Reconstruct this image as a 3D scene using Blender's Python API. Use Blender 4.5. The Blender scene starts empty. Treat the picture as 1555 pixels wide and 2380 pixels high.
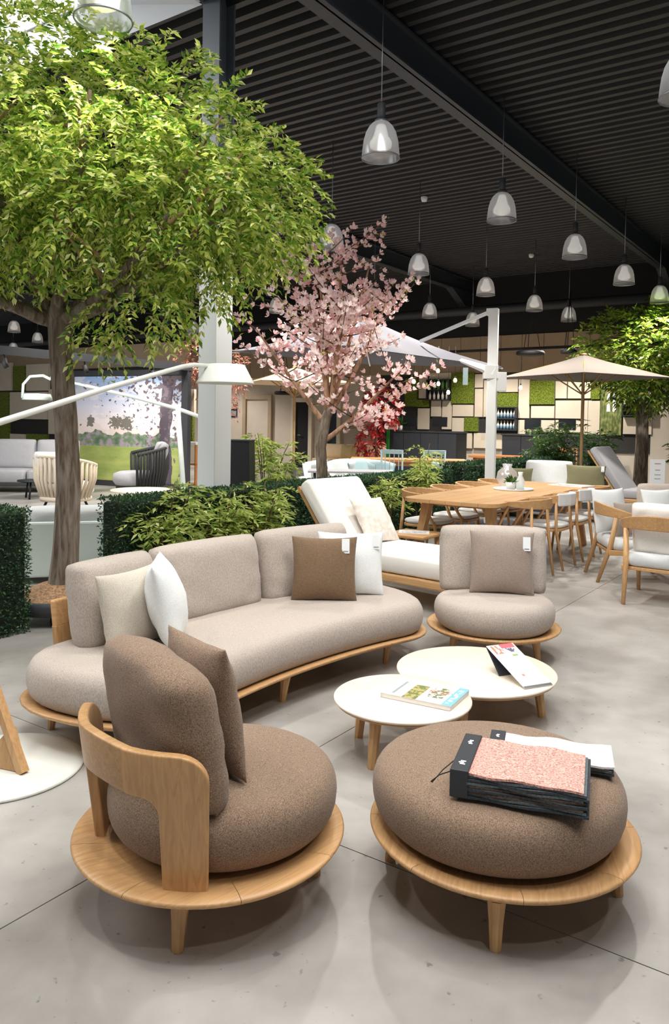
import bpy, math, random
import numpy as np
from mathutils import Vector, Matrix
R = math.radians
PI = math.pi
rng = np.random.default_rng(7)
random.seed(7)
scene = bpy.context.scene
COL = scene.collection

# ---------------------------------------------------------------- camera
CAM_Z, FOC, CX, CY = 1.5, 1800.0, 777.5, 1040.0
CAM_R = (Matrix.Rotation(R(90 - 1.9), 3, 'X') @ Matrix.Rotation(R(0.96), 3, 'Z'))
cd = bpy.data.cameras.new('camera')
cam = bpy.data.objects.new('camera', cd)
COL.objects.link(cam)
cam.location = (0, 0, CAM_Z)
cam.rotation_euler = CAM_R.to_euler()
cd.sensor_fit = 'VERTICAL'
cd.sensor_height = 36.0
cd.lens = FOC / 2380 * 36.0
cd.shift_y = -(1190 - CY) / 2380
cd.clip_end = 200
scene.camera = cam

# ---------------------------------------------------------------- world, exposure
w = bpy.data.worlds.new('world')
scene.world = w
w.use_nodes = True
w.node_tree.nodes['Background'].inputs[0].default_value = (0.93, 0.96, 1.0, 1)
w.node_tree.nodes['Background'].inputs[1].default_value = 0.16
vs = scene.view_settings
vs.view_transform = 'Standard'
vs.look = 'None'
vs.gamma = 1.0
vs.use_curve_mapping = False
vs.exposure = 0.42
SKY_STRENGTH = 5.0
LAMP_WATT = 165.0

# the hall is turned 34.8 degrees to the view: u runs along the roof beams, s along the deck ribs
TH = R(34.8)
UX, UY = math.sin(TH), math.cos(TH)
def US(u, s, z=0.0):
    return Vector((u * UX + s * UY, u * UY - s * UX, z))
def ray(px, py):
    return CAM_R @ Vector(((px - CX) / FOC, -(py - CY) / FOC, -1.0))
def at_z(px, py, z):
    d = ray(px, py)
    return Vector((0, 0, CAM_Z)) + d * ((z - CAM_Z) / d.z)
def at_y(px, py, y):
    d = ray(px, py)
    return Vector((0, 0, CAM_Z)) + d * (y / d.y)
def at_u(px, py, u):
    """(s, z) where the sight line meets the wall plane at distance u"""
    d = ray(px, py)
    t = u / (d.x * UX + d.y * UY)
    p = Vector((0, 0, CAM_Z)) + d * t
    return p.x * UY - p.y * UX, p.z

# ---------------------------------------------------------------- materials
def lin(c):
    return tuple((v / 12.92 if v <= 0.04045 else ((v + 0.055) / 1.055) ** 2.4) for v in (x / 255.0 for x in c)) + (1.0,)
MATS = {}
def new_mat(name):
    m = bpy.data.materials.new(name)
    m.use_nodes = True
    MATS[name] = m
    nt = m.node_tree
    return m, nt, nt.nodes['Principled BSDF']
def nd(nt, typ, **kw):
    n = nt.nodes.new(typ)
    for k, v in kw.items():
        setattr(n, k, v)
    return n
def plain(name, c, rough=0.5, metal=0.0, spec=0.5, emit=None, es=1.0, var=0.0, scale=3.0, bump=0.0, bscale=200.0, coat=0.0):
    m, nt, b = new_mat(name)
    b.inputs['Base Color'].default_value = lin(c)
    b.inputs['Roughness'].default_value = rough
    b.inputs['Metallic'].default_value = metal
    b.inputs['Specular IOR Level'].default_value = spec
    b.inputs['Coat Weight'].default_value = coat
    if emit:
        b.inputs['Emission Color'].default_value = lin(emit)
        b.inputs['Emission Strength'].default_value = es
    tc = nd(nt, 'ShaderNodeTexCoord')
    if var:
        no = nd(nt, 'ShaderNodeTexNoise'); no.inputs['Scale'].default_value = scale; no.inputs['Detail'].default_value = 5
        nt.links.new(tc.outputs['Object'], no.inputs['Vector'])
        rp = nd(nt, 'ShaderNodeValToRGB')
        k0, k1 = 1 - var, 1 + var
        c0 = lin(c)
        rp.color_ramp.elements[0].position = 0.3; rp.color_ramp.elements[1].position = 0.7
        rp.color_ramp.elements[0].color = tuple(min(1, v * k0) for v in c0[:3]) + (1,)
        rp.color_ramp.elements[1].color = tuple(min(1, v * k1) for v in c0[:3]) + (1,)
        nt.links.new(no.outputs['Fac'], rp.inputs[0]); nt.links.new(rp.outputs[0], b.inputs['Base Color'])
    if bump:
        n2 = nd(nt, 'ShaderNodeTexNoise'); n2.inputs['Scale'].default_value = bscale
        nt.links.new(tc.outputs['Object'], n2.inputs['Vector'])
        bp = nd(nt, 'ShaderNodeBump'); bp.inputs['Strength'].default_value = bump; bp.inputs['Distance'].default_value = 0.01
        nt.links.new(n2.outputs['Fac'], bp.inputs['Height']); nt.links.new(bp.outputs[0], b.inputs['Normal'])
    return m
def fabric(name, c, contrast=0.3, scale=260.0, rough=0.95, vertical=False):
    """melange weave: two fine noises mixed round the colour, with relief"""
    m, nt, b = new_mat(name)
    b.inputs['Roughness'].default_value = rough
    b.inputs['Specular IOR Level'].default_value = 0.15
    b.inputs['Sheen Weight'].default_value = 0.15
    tc = nd(nt, 'ShaderNodeTexCoord')
    mp = nd(nt, 'ShaderNodeMapping')
    mp.inputs['Scale'].default_value = (1, 1, 0.35) if vertical else (1, 1, 1)
    nt.links.new(tc.outputs['Object'], mp.inputs[0])
    n1 = nd(nt, 'ShaderNodeTexNoise'); n1.inputs['Scale'].default_value = scale; n1.inputs['Detail'].default_value = 2
    n2 = nd(nt, 'ShaderNodeTexNoise'); n2.inputs['Scale'].default_value = 6; n2.inputs['Detail'].default_value = 3
    nt.links.new(mp.outputs[0], n1.inputs['Vector']); nt.links.new(tc.outputs['Object'], n2.inputs['Vector'])
    rp = nd(nt, 'ShaderNodeValToRGB')
    c0 = lin(c)
    rp.color_ramp.elements[0].position = 0.33; rp.color_ramp.elements[1].position = 0.67
    rp.color_ramp.elements[0].color = tuple(v * (1 - contrast) for v in c0[:3]) + (1,)
    rp.color_ramp.elements[1].color = tuple(min(1, v * (1 + contrast)) for v in c0[:3]) + (1,)
    nt.links.new(n1.outputs['Fac'], rp.inputs[0])
    mx = nd(nt, 'ShaderNodeMixRGB', blend_type='MULTIPLY'); mx.inputs[0].default_value = 0.25
    nt.links.new(rp.outputs[0], mx.inputs[1]); nt.links.new(n2.outputs['Color'], mx.inputs[2])
    nt.links.new(rp.outputs[0], b.inputs['Base Color'])
    bp = nd(nt, 'ShaderNodeBump'); bp.inputs['Strength'].default_value = 0.35; bp.inputs['Distance'].default_value = 0.003
    nt.links.new(n1.outputs['Fac'], bp.inputs['Height']); nt.links.new(bp.outputs[0], b.inputs['Normal'])
    return m
def wood(name, c, dark=0.62, rough=0.45, stretch=(1, 14, 14), scale=4.0):
    m, nt, b = new_mat(name)
    b.inputs['Roughness'].default_value = rough
    tc = nd(nt, 'ShaderNodeTexCoord'); oi = nd(nt, 'ShaderNodeObjectInfo')
    mp = nd(nt, 'ShaderNodeMapping'); mp.inputs['Scale'].default_value = stretch
    ad = nd(nt, 'ShaderNodeVectorMath', operation='ADD')
    nt.links.new(tc.outputs['Object'], ad.inputs[0]); nt.links.new(oi.outputs['Random'], ad.inputs[1])
    nt.links.new(ad.outputs[0], mp.inputs[0])
    no = nd(nt, 'ShaderNodeTexNoise'); no.inputs['Scale'].default_value = scale; no.inputs['Detail'].default_value = 6; no.inputs['Distortion'].default_value = 1.2
    nt.links.new(mp.outputs[0], no.inputs['Vector'])
    rp = nd(nt, 'ShaderNodeValToRGB')
    c0 = lin(c)
    rp.color_ramp.elements[0].position = 0.25; rp.color_ramp.elements[1].position = 0.62
    rp.color_ramp.elements[0].color = (c0[0] * dark, c0[1] * dark * 0.94, c0[2] * dark * 0.85, 1)
    rp.color_ramp.elements[1].color = c0
    nt.links.new(no.outputs['Fac'], rp.inputs[0])
    hs = nd(nt, 'ShaderNodeHueSaturation')
    mr = nd(nt, 'ShaderNodeMapRange'); mr.inputs[3].default_value = 0.86; mr.inputs[4].default_value = 1.1
    nt.links.new(oi.outputs['Random'], mr.inputs[0]); nt.links.new(mr.outputs[0], hs.inputs['Value'])
    nt.links.new(rp.outputs[0], hs.inputs['Color']); nt.links.new(hs.outputs[0], b.inputs['Base Color'])
    return m
def leafy(name, cols, rough=0.45, trans=0.35):
    """leaf colour differs from leaf to leaf"""
    m, nt, b = new_mat(name)
    g = nd(nt, 'ShaderNodeNewGeometry')
    rp = nd(nt, 'ShaderNodeValToRGB')
    els = rp.color_ramp.elements
    els[0].color = lin(cols[0]); els[0].position = 0
    els[1].color = lin(cols[-1]); els[1].position = 1
    for i, c in enumerate(cols[1:-1]):
        e = els.new((i + 1) / (len(cols) - 1)); e.color = lin(c)
    nt.links.new(g.outputs['Random Per Island'], rp.inputs[0])
    nt.links.new(rp.outputs[0], b.inputs['Base Color'])
    b.inputs['Roughness'].default_value = rough
    b.inputs['Specular IOR Level'].default_value = 0.35
    if trans:
        tr = nd(nt, 'ShaderNodeBsdfTranslucent'); nt.links.new(rp.outputs[0], tr.inputs[0])
        mx = nd(nt, 'ShaderNodeMixShader'); mx.inputs[0].default_value = trans
        nt.links.new(b.outputs[0], mx.inputs[1]); nt.links.new(tr.outputs[0], mx.inputs[2])
        nt.links.new(mx.outputs[0], nt.nodes['Material Output'].inputs[0])
    return m
def glow(name, c, strength):
    m, nt, b = new_mat(name)
    e = nd(nt, 'ShaderNodeEmission'); e.inputs[0].default_value = lin(c); e.inputs[1].default_value = strength
    nt.links.new(e.outputs[0], nt.nodes['Material Output'].inputs[0])
    return m

def make_concrete():
    m, nt, b = new_mat('concrete')
    tc = nd(nt, 'ShaderNodeTexCoord')
    geo = nd(nt, 'ShaderNodeNewGeometry')
    def noise(s, det=6, dist=0.0):
        n = nd(nt, 'ShaderNodeTexNoise'); n.inputs['Scale'].default_value = s; n.inputs['Detail'].default_value = det; n.inputs['Distortion'].default_value = dist
        nt.links.new(geo.outputs['Position'], n.inputs['Vector']); return n
    a, c, d = noise(0.9, 8, 0.6), noise(5.0, 8), noise(26.0, 3)
    r1 = nd(nt, 'ShaderNodeValToRGB')
    r1.color_ramp.elements[0].position = 0.3; r1.color_ramp.elements[1].position = 0.72
    r1.color_ramp.elements[0].color = lin((138, 134, 129)); r1.color_ramp.elements[1].color = lin((190, 187, 182))
    nt.links.new(a.outputs['Fac'], r1.inputs[0])
    r2 = nd(nt, 'ShaderNodeValToRGB')
    r2.color_ramp.elements[0].position = 0.35; r2.color_ramp.elements[1].position = 0.65
    r2.color_ramp.elements[0].color = (0.8, 0.79, 0.78, 1); r2.color_ramp.elements[1].color = (1.0, 1.0, 1.0, 1)
    nt.links.new(c.outputs['Fac'], r2.inputs[0])
    mx = nd(nt, 'ShaderNodeMixRGB', blend_type='MULTIPLY'); mx.inputs[0].default_value = 0.8
    nt.links.new(r1.outputs[0], mx.inputs[1]); nt.links.new(r2.outputs[0], mx.inputs[2])
    # small dark pits and specks, as in the power-floated slab
    r3 = nd(nt, 'ShaderNodeValToRGB')
    r3.color_ramp.elements[0].position = 0.27; r3.color_ramp.elements[1].position = 0.33
    r3.color_ramp.elements[0].color = (0.45, 0.45, 0.47, 1); r3.color_ramp.elements[1].color = (1, 1, 1, 1)
    nt.links.new(d.outputs['Fac'], r3.inputs[0])
    m2 = nd(nt, 'ShaderNodeMixRGB', blend_type='MULTIPLY'); m2.inputs[0].default_value = 0.8
    nt.links.new(mx.outputs[0], m2.inputs[1]); nt.links.new(r3.outputs[0], m2.inputs[2])
    nt.links.new(m2.outputs[0], b.inputs['Base Color'])
    mr = nd(nt, 'ShaderNodeMapRange'); mr.inputs[3].default_value = 0.22; mr.inputs[4].default_value = 0.5
    nt.links.new(a.outputs['Fac'], mr.inputs[0]); nt.links.new(mr.outputs[0], b.inputs['Roughness'])
    b.inputs['Specular IOR Level'].default_value = 0.4
    return m
make_concrete()
plain('joint', (70, 66, 62), 0.9)
plain('deck', (43, 43, 46), 0.55, var=0.15, scale=1.5)
plain('beam', (48, 54, 60), 0.45)
plain('black_wall', (26, 26, 28), 0.8)
plain('siding', (172, 152, 126), 0.8, var=0.05)
plain('panel_cream', (226, 212, 190), 0.75, var=0.04)
plain('plaster', (206, 194, 178), 0.85, var=0.04)
plain('groove', (52, 50, 48), 0.8)
plain('white_paint', (226, 230, 230), 0.45)
plain('steel_dark', (108, 116, 130), 0.4)
plain('well_white', (222, 226, 234), 0.7)
glow('sky_glazing', (250, 249, 248), SKY_STRENGTH)
wood('teak', (206, 162, 112), 0.74, 0.42)
wood('teak_up', (206, 162, 112), 0.74, 0.42, stretch=(14, 14, 1))
wood('teak_dark', (176, 118, 70), 0.7, 0.5)
wood('pole_wood', (190, 158, 112), 0.8, 0.5, stretch=(14, 14, 1))
fabric('brown_fabric', (136, 115, 97), 0.45, 320)
fabric('brown_pillow', (124, 102, 80), 0.3, 300)
fabric('beige_fabric', (182, 171, 161), 0.2, 280, vertical=True)
fabric('linen_fabric', (196, 188, 174), 0.18, 300)
fabric('white_fabric', (236, 240, 240), 0.06, 200)
fabric('cream_fabric', (240, 236, 230), 0.06, 200)
fabric('grey_fabric', (168, 168, 172), 0.15, 150)
fabric('pale_fabric', (214, 216, 216), 0.08, 150)
fabric('taupe_fabric', (166, 154, 145), 0.12, 200)
fabric('mocha_fabric', (158, 143, 132), 0.2, 260)
fabric('olive_fabric', (120, 116, 88), 0.15, 200)
fabric('moss', (108, 122, 40), 0.55, 30)
fabric('canopy_grey', (104, 104, 112), 0.05, 100)
fabric('canopy_beige', (124, 115, 108), 0.05, 100)
fabric('canopy_cream', (232, 208, 172), 0.05, 100)
fabric('mulch', (150, 118, 88), 0.5, 60)
plain('stone', (238, 224, 206), 0.4, var=0.06, scale=9)
plain('lamp_white', (224, 226, 218), 0.45)
plain('mint_white', (216, 228, 222), 0.45)
plain('black_plastic', (22, 26, 28), 0.5)
plain('dark_grey', (52, 54, 58), 0.6)
plain('charcoal', (44, 48, 54), 0.55)
plain('planter_black', (58, 60, 64), 0.55)
plain('rubber', (20, 20, 22), 0.7)
plain('tag_white', (240, 244, 246), 0.6)
plain('print_grey', (150, 156, 160), 0.7)
plain('rope', (226, 212, 190), 0.9, bump=0.6, bscale=60)
plain('rope_black', (46, 48, 48), 0.8, bump=0.6, bscale=60)
plain('aqua', (168, 192, 196), 0.5)
plain('metal_grey', (150, 152, 158), 0.35, metal=0.7)
plain('red_leaf', (150, 30, 36), 0.6)
plain('green_paint', (32, 130, 40), 0.5)
plain('glass_dark', (30, 34, 38), 0.1)
plain('bottle_cream', (238, 234, 218), 0.3)
plain('bottle_blue', (110, 140, 160), 0.3)
plain('page', (242, 242, 240), 0.6)
plain('navy', (30, 48, 62), 0.6)
plain('terracotta', (190, 120, 92), 0.8)
plain('hedge_core', (22, 34, 22), 0.9)
plain('stem', (96, 72, 52), 0.8, var=0.2, scale=20)
leafy('tree_leaf', [(78, 122, 40), (130, 166, 60), (180, 200, 84), (214, 220, 112), (232, 234, 176)], trans=0.45)
leafy('tree_leaf_far', [(52, 88, 28), (96, 130, 40), (140, 160, 52), (176, 184, 84)])
leafy('hedge_leaf', [(30, 60, 40), (48, 84, 56), (70, 106, 72), (92, 122, 70)], trans=0.15)
leafy('shrub_leaf', [(112, 142, 62), (158, 182, 86), (196, 208, 114), (216, 224, 150)])
leafy('shrub_leaf_dark', [(44, 78, 36), (74, 108, 52), (104, 136, 64)])
leafy('petal', [(246, 192, 196), (252, 222, 221), (254, 240, 238), (255, 248, 246)], trans=0.55)
leafy('petal_old', [(170, 110, 96), (196, 140, 120), (214, 168, 150)], trans=0.3)
leafy('bud_leaf', [(150, 160, 40), (190, 192, 66), (170, 90, 70)], trans=0.3)
leafy('red_leaves', [(130, 20, 28), (176, 36, 40), (150, 60, 50)], trans=0.2)
glow('bulb', (255, 214, 150), 9.0)
plain('lamp_core', (244, 244, 244), 0.4, emit=(255, 246, 234), es=0.4)

def make_bark(name, c1, c2):
    m, nt, b = new_mat(name)
    tc = nd(nt, 'ShaderNodeTexCoord'); mp = nd(nt, 'ShaderNodeMapping'); mp.inputs['Scale'].default_value = (9, 9, 1.3)
    nt.links.new(tc.outputs['Object'], mp.inputs[0])
    n = nd(nt, 'ShaderNodeTexNoise'); n.inputs['Scale'].default_value = 3; n.inputs['Detail'].default_value = 8; n.inputs['Distortion'].default_value = 0.8
    nt.links.new(mp.outputs[0], n.inputs['Vector'])
    rp = nd(nt, 'ShaderNodeValToRGB'); rp.color_ramp.elements[0].position = 0.35; rp.color_ramp.elements[1].position = 0.66
    rp.color_ramp.elements[0].color = lin(c1); rp.color_ramp.elements[1].color = lin(c2)
    nt.links.new(n.outputs['Fac'], rp.inputs[0]); nt.links.new(rp.outputs[0], b.inputs['Base Color'])
    b.inputs['Roughness'].default_value = 0.85
    bp = nd(nt, 'ShaderNodeBump'); bp.inputs['Strength'].default_value = 0.7; bp.inputs['Distance'].default_value = 0.02
    nt.links.new(n.outputs['Fac'], bp.inputs['Height']); nt.links.new(bp.outputs[0], b.inputs['Normal'])
make_bark('bark', (88, 70, 54), (146, 136, 124))
make_bark('bark_light', (136, 100, 76), (184, 148, 120))

def make_glass():
    """ribbed acrylic dome: partly see-through, partly milky, glossy"""
    m, nt, b = new_mat('dome_glass')
    tr = nd(nt, 'ShaderNodeBsdfTransparent'); tr.inputs[0].default_value = (0.86, 0.88, 0.9, 1)
    di = nd(nt, 'ShaderNodeBsdfTranslucent'); di.inputs[0].default_value = (0.9, 0.92, 0.95, 1)
    gl = nd(nt, 'ShaderNodeBsdfGlossy'); gl.inputs['Roughness'].default_value = 0.18; gl.inputs[0].default_value = (0.9, 0.92, 0.95, 1)
    m1 = nd(nt, 'ShaderNodeMixShader'); m1.inputs[0].default_value = 0.5
    m2 = nd(nt, 'ShaderNodeMixShader'); m2.inputs[0].default_value = 0.16
    nt.links.new(tr.outputs[0], m1.inputs[1]); nt.links.new(di.outputs[0], m1.inputs[2])
    nt.links.new(m1.outputs[0], m2.inputs[1]); nt.links.new(gl.outputs[0], m2.inputs[2])
    nt.links.new(m2.outputs[0], nt.nodes['Material Output'].inputs[0])
make_glass()

# ---------------------------------------------------------------- mesh helpers
class MB:
    def __init__(self):
        self.v = []; self.f = []; self.sm = []
    def add(self, vs, fs, smooth=False):
        o = len(self.v)
        self.v += [tuple(p) for p in vs]
        self.f += [tuple(i + o for i in q) for q in fs]
        self.sm += [smooth] * len(fs)
        return self
    def box(self, x0, x1, y0, y1, z0, z1, m=None):
        p = [(x0, y0, z0), (x1, y0, z0), (x1, y1, z0), (x0, y1, z0), (x0, y0, z1), (x1, y0, z1), (x1, y1, z1), (x0, y1, z1)]
        if m is not None:
            p = [m @ Vector(q) for q in p]
        return self.add(p, [(0, 3, 2, 1), (4, 5, 6, 7), (0, 1, 5, 4), (1, 2, 6, 5), (2, 3, 7, 6), (3, 0, 4, 7)])
    def cbox(self, c, size, m=None):
        x, y, z = c; a, b, d = (k / 2 for k in size)
        return self.box(x - a, x + a, y - b, y + b, z - d, z + d, m)
    def prism(self, pts, z0, z1):
        n = len(pts)
        vs = [(p[0], p[1], z0) for p in pts] + [(p[0], p[1], z1) for p in pts]
        fs = [tuple(range(n - 1, -1, -1)), tuple(range(n, 2 * n))] + [(i, (i + 1) % n, n + (i + 1) % n, n + i) for i in range(n)]
        return self.add(vs, fs)
    def tube(self, pts, rad, n=10, cap=True, square=False):
        pts = [Vector(p) for p in pts]
        if not hasattr(rad, '__len__'):
            rad = [rad] * len(pts)
        vs = []; fs = []
        t0 = (pts[1] - pts[0]).normalized()
        a = Vector((0, 0, 1)) if abs(t0.z) < 0.9 else Vector((1, 0, 0))
        x = t0.cross(a).normalized()
        for i, p in enumerate(pts):
            t = (pts[min(i + 1, len(pts) - 1)] - pts[max(i - 1, 0)]).normalized()
            x = (x - t * x.dot(t)).normalized(); y = t.cross(x)
            for k in range(n):
                an = 2 * PI * (k + (0.5 if square else 0)) / n
                vs.append(p + (x * math.cos(an) + y * math.sin(an)) * rad[i])
        for i in range(len(pts) - 1):
            for k in range(n):
                a0 = i * n + k; a1 = i * n + (k + 1) % n
                fs.append((a0, a1, a1 + n, a0 + n))
        if cap:
            fs.append(tuple(range(n - 1, -1, -1))); fs.append(tuple(range((len(pts) - 1) * n, len(pts) * n)))
        return self.add(vs, fs, not square)
    def lathe(self, prof, n=32, c=(0, 0, 0), a0=0.0, a1=2 * PI, rib=0.0):
        full = abs(a1 - a0 - 2 * PI) < 1e-6
        m = n if full else n + 1
        vs = []; fs = []
        for r, z in prof:
            for k in range(m):
                an = a0 + (a1 - a0) * k / n
                rr = r * (1 + (rib if k % 2 else -rib))
                vs.append((c[0] + rr * math.cos(an), c[1] + rr * math.sin(an), c[2] + z))
        for i in range(len(prof) - 1):
            for k in range(n):
                p = i * m + k; q = i * m + (k + 1) % m
                fs.append((p, q, q + m, p + m))
        return self.add(vs, fs, True)
    def rings(self, rings, cap0=True, cap1=True, smooth=True):
        n = len(rings[0]); vs = [p for r in rings for p in r]; fs = []
        for i in range(len(rings) - 1):
            for k in range(n):
                a = i * n + k; b = i * n + (k + 1) % n
                fs.append((a, b, b + n, a + n))
        if cap0: fs.append(tuple(range(n - 1, -1, -1)))
        if cap1: fs.append(tuple(range((len(rings) - 1) * n, len(rings) * n)))
        return self.add(vs, fs, smooth)
    def mesh(self, name, mat):
        me = bpy.data.meshes.new(name)
        me.from_pydata(self.v, [], self.f)
        me.polygons.foreach_set('use_smooth', self.sm)
        if mat: me.materials.append(MATS[mat])
        me.update()
        return me
    def build(self, name, mat, parent=None, bevel=0.0, loc=None, rot=None, seg=2):
        o = bpy.data.objects.new(name, self.mesh(name, mat))
        COL.objects.link(o)
        if parent is not None: o.parent = parent
        if loc is not None: o.location = loc
        if rot is not None: o.rotation_euler = rot
        if bevel:
            b = o.modifiers.new('bevel', 'BEVEL'); b.width = bevel; b.segments = seg; b.limit_method = 'ANGLE'; b.angle_limit = R(35)
        return o
def tag(o, label, cat, group=None, kind=None):
    o['label'] = label; o['category'] = cat
    if group: o['group'] = group
    if kind: o['kind'] = kind
    return o
def thing(name, label, cat, loc=(0, 0, 0), rz=0.0, group=None):
    o = bpy.data.objects.new(name, None)
    o.empty_display_size = 0.1
    COL.objects.link(o)
    o.location = loc; o.rotation_euler = (0, 0, rz)
    return tag(o, label, cat, group)
def structure(o):
    o['kind'] = 'structure'
    return o
def kids(o):
    return [c for c in bpy.data.objects if c.parent == o]
def copy_tree(o, parent=None):
    c = o.copy(); COL.objects.link(c); c.parent = parent
    for ch in kids(o):
        copy_tree(ch, c)
    return c
def dup(o, loc, rz, label, group=None):
    c = copy_tree(o)
    c.location = loc; c.rotation_euler = (0, 0, rz); c['label'] = label
    if group: c['group'] = group
    return c
def pmesh(name, v, f, mat, parent=None, smooth=False):
    """numpy vertices and quads to one mesh object"""
    me = bpy.data.meshes.new(name)
    me.from_pydata(v.tolist(), [], f.tolist())
    if smooth: me.polygons.foreach_set('use_smooth', [True] * len(f))
    me.materials.append(MATS[mat]); me.update()
    o = bpy.data.objects.new(name, me); COL.objects.link(o)
    if parent is not None: o.parent = parent
    return o
def leaves(pos, dirs, length, width, name, mat, parent, fold=0.25, jit=0.3):
    """one folded four-cornered blade per position, pointing along dirs"""
    n = len(pos)
    d = dirs / np.linalg.norm(dirs, axis=1, keepdims=True)
    up = rng.normal(size=(n, 3)) * 0.6 + np.array([0, 0, 1.0])
    sd = np.cross(d, up); sd /= np.linalg.norm(sd, axis=1, keepdims=True) + 1e-9
    nn = np.cross(sd, d)
    L = (length * (1 + jit * rng.uniform(-1, 1, n)))[:, None]
    W = L * width / length
    v = np.empty((n, 4, 3))
    v[:, 0] = pos
    v[:, 1] = pos + d * L * 0.45 + sd * W * 0.5 + nn * W * fold
    v[:, 2] = pos + d * L
    v[:, 3] = pos + d * L * 0.45 - sd * W * 0.5 + nn * W * fold
    f = np.arange(4 * n).reshape(n, 4)
    o = pmesh(name, v.reshape(-1, 3), f, mat, parent)
    o['kind'] = 'stuff'
    return o
def sprays(centres, dirs, n_leaf, span, droop):
    """compound sprays: leaflets in pairs along a drooping stalk"""
    c = np.repeat(centres, n_leaf, axis=0)
    d = np.repeat(dirs / np.linalg.norm(dirs, axis=1, keepdims=True), n_leaf, axis=0)
    k = np.tile(np.arange(n_leaf), len(centres))
    t = (k // 2 + 1) / (n_leaf / 2.0)
    side = np.where(k % 2 == 0, 1.0, -1.0)
    sv = np.cross(d, np.array([0, 0, 1.0]) + rng.normal(size=(len(c), 3)) * 0.2)
    sv /= np.linalg.norm(sv, axis=1, keepdims=True) + 1e-9
    pos = c + d * (t * span)[:, None] + np.array([0, 0, -1.0]) * (droop * t * t)[:, None]
    ld = d * 0.75 + sv * (side * 0.8)[:, None] + np.array([0, 0, -1.0]) * (0.25 + 0.5 * t * droop / max(span, 1e-6))[:, None] + rng.normal(size=(len(c), 3)) * 0.25
    return pos, ld

def pillow_mb(w, h, t, pinch=0.07, box=False, n=14, bend=None, wr=0.004, seed=1):
    """soft cushion: x across, z up (0..h), y thickness; box=True gives fuller, squarer edges"""
    rr = random.Random(seed)
    ph = [rr.uniform(0, 6) for _ in range(6)]
    mb = MB()
    us = [math.sin(PI / 2 * (-1 + 2 * i / n)) if not box else (lambda q: math.copysign(abs(q) ** 0.75, q))(-1 + 2 * i / n) for i in range(n + 1)]
    vs = []; idx = {}
    def pt(i, j, side):
        u, v = us[i], us[j]
        if box:
            k = pinch
            x = w / 2 * u * (1 - k * (1 - v * v) * 0 + 0.02 * (1 - v * v)) ; z = h / 2 * v * (1 + 0.02 * (1 - u * u))
            # rounded corners
            cr = max(0, abs(u) - 0.86) * max(0, abs(v) - 0.86) / 0.0196
            x *= 1 - 0.03 * cr; z *= 1 - 0.03 * cr
            th = t / 2 * ((1 - abs(u) ** 7) * (1 - abs(v) ** 7)) ** 0.4 * (0.86 + 0.14 * (1 - u * u) * (1 - v * v))
        else:
            x = w / 2 * u * (1 - pinch * (1 - v * v)); z = h / 2 * v * (1 - pinch * (1 - u * u))
            th = t / 2 * ((1 - u * u) * (1 - v * v)) ** 0.5
        wv = wr * math.sin(7 * u + ph[0] + 3 * v) * math.sin(5 * v + ph[1]) + wr * 0.6 * math.sin(13 * u * v + ph[2])
        edge = (1 - u * u) * (1 - v * v)
        y = side * (th + wv * min(1, edge * 6))
        p = Vector((x, y, z + h / 2))
        return bend(p) if bend else p
    for side in (-1, 1):
        for i in range(n + 1):
            for j in range(n + 1):
                border = i in (0, n) or j in (0, n)
                if border and side == 1:
                    idx[(side, i, j)] = idx[(-1, i, j)]
                else:
                    idx[(side, i, j)] = len(vs); vs.append(pt(i, j, side))
    fs = []
    for side in (-1, 1):
        for i in range(n):
            for j in range(n):
                q = (idx[(side, i, j)], idx[(side, i + 1, j)], idx[(side, i + 1, j + 1)], idx[(side, i, j + 1)])
                fs.append(q if side == -1 else q[::-1])
    return mb.add(vs, fs, True)
def lean(tx, ty=0.0):
    return Matrix.Rotation(ty, 4, 'Y') @ Matrix.Rotation(tx, 4, 'X')

# ================================================================ the hall
ROT = (0, 0, -TH)
S_MIN, S_MAX, U_MIN, U_WALL = -34.0, 9.0, -5.0, 20.0
DECK = 5.5
floor = structure(MB().box(S_MIN, S_MAX, U_MIN, U_WALL + 0.3, -0.12, -0.02).build('floor', 'joint', rot=ROT))
s_lines = [S_MIN] + [-2.05 + 5 * k for k in range(-6, 3) if S_MIN < -2.05 + 5 * k < S_MAX] + [S_MAX]
u_lines = [U_MIN] + [2.24 + 5 * k for k in range(-1, 4)] + [U_WALL + 0.3]
G = 0.0022
for i in range(len(s_lines) - 1):
    for j in range(len(u_lines) - 1):
        MB().box(s_lines[i] + G, s_lines[i + 1] - G, u_lines[j] + G, u_lines[j + 1] - G, -0.02, 0).build('slab', 'concrete', floor)

def deck(s0, s1, u0, u1):
    """trapezoid sheet deck, ribs along s"""
    mb = MB(); p = 0.2
    prof = []
    u = u0
    while u < u1 - 0.01:
        for du, dz in ((0, 0), (0.075, 0), (0.1, 0.09), (0.175, 0.09)):
            prof.append((min(u + du, u1), DECK + dz))
        u += p
    prof.append((u1, DECK))
    vs = [(s0, a, z) for a, z in prof] + [(s1, a, z) for a, z in prof]
    n = len(prof)
    return mb.add(vs, [(i, i + 1, n + i + 1, n + i) for i in range(n - 1)]).build('ceiling', 'deck', rot=ROT)
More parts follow.
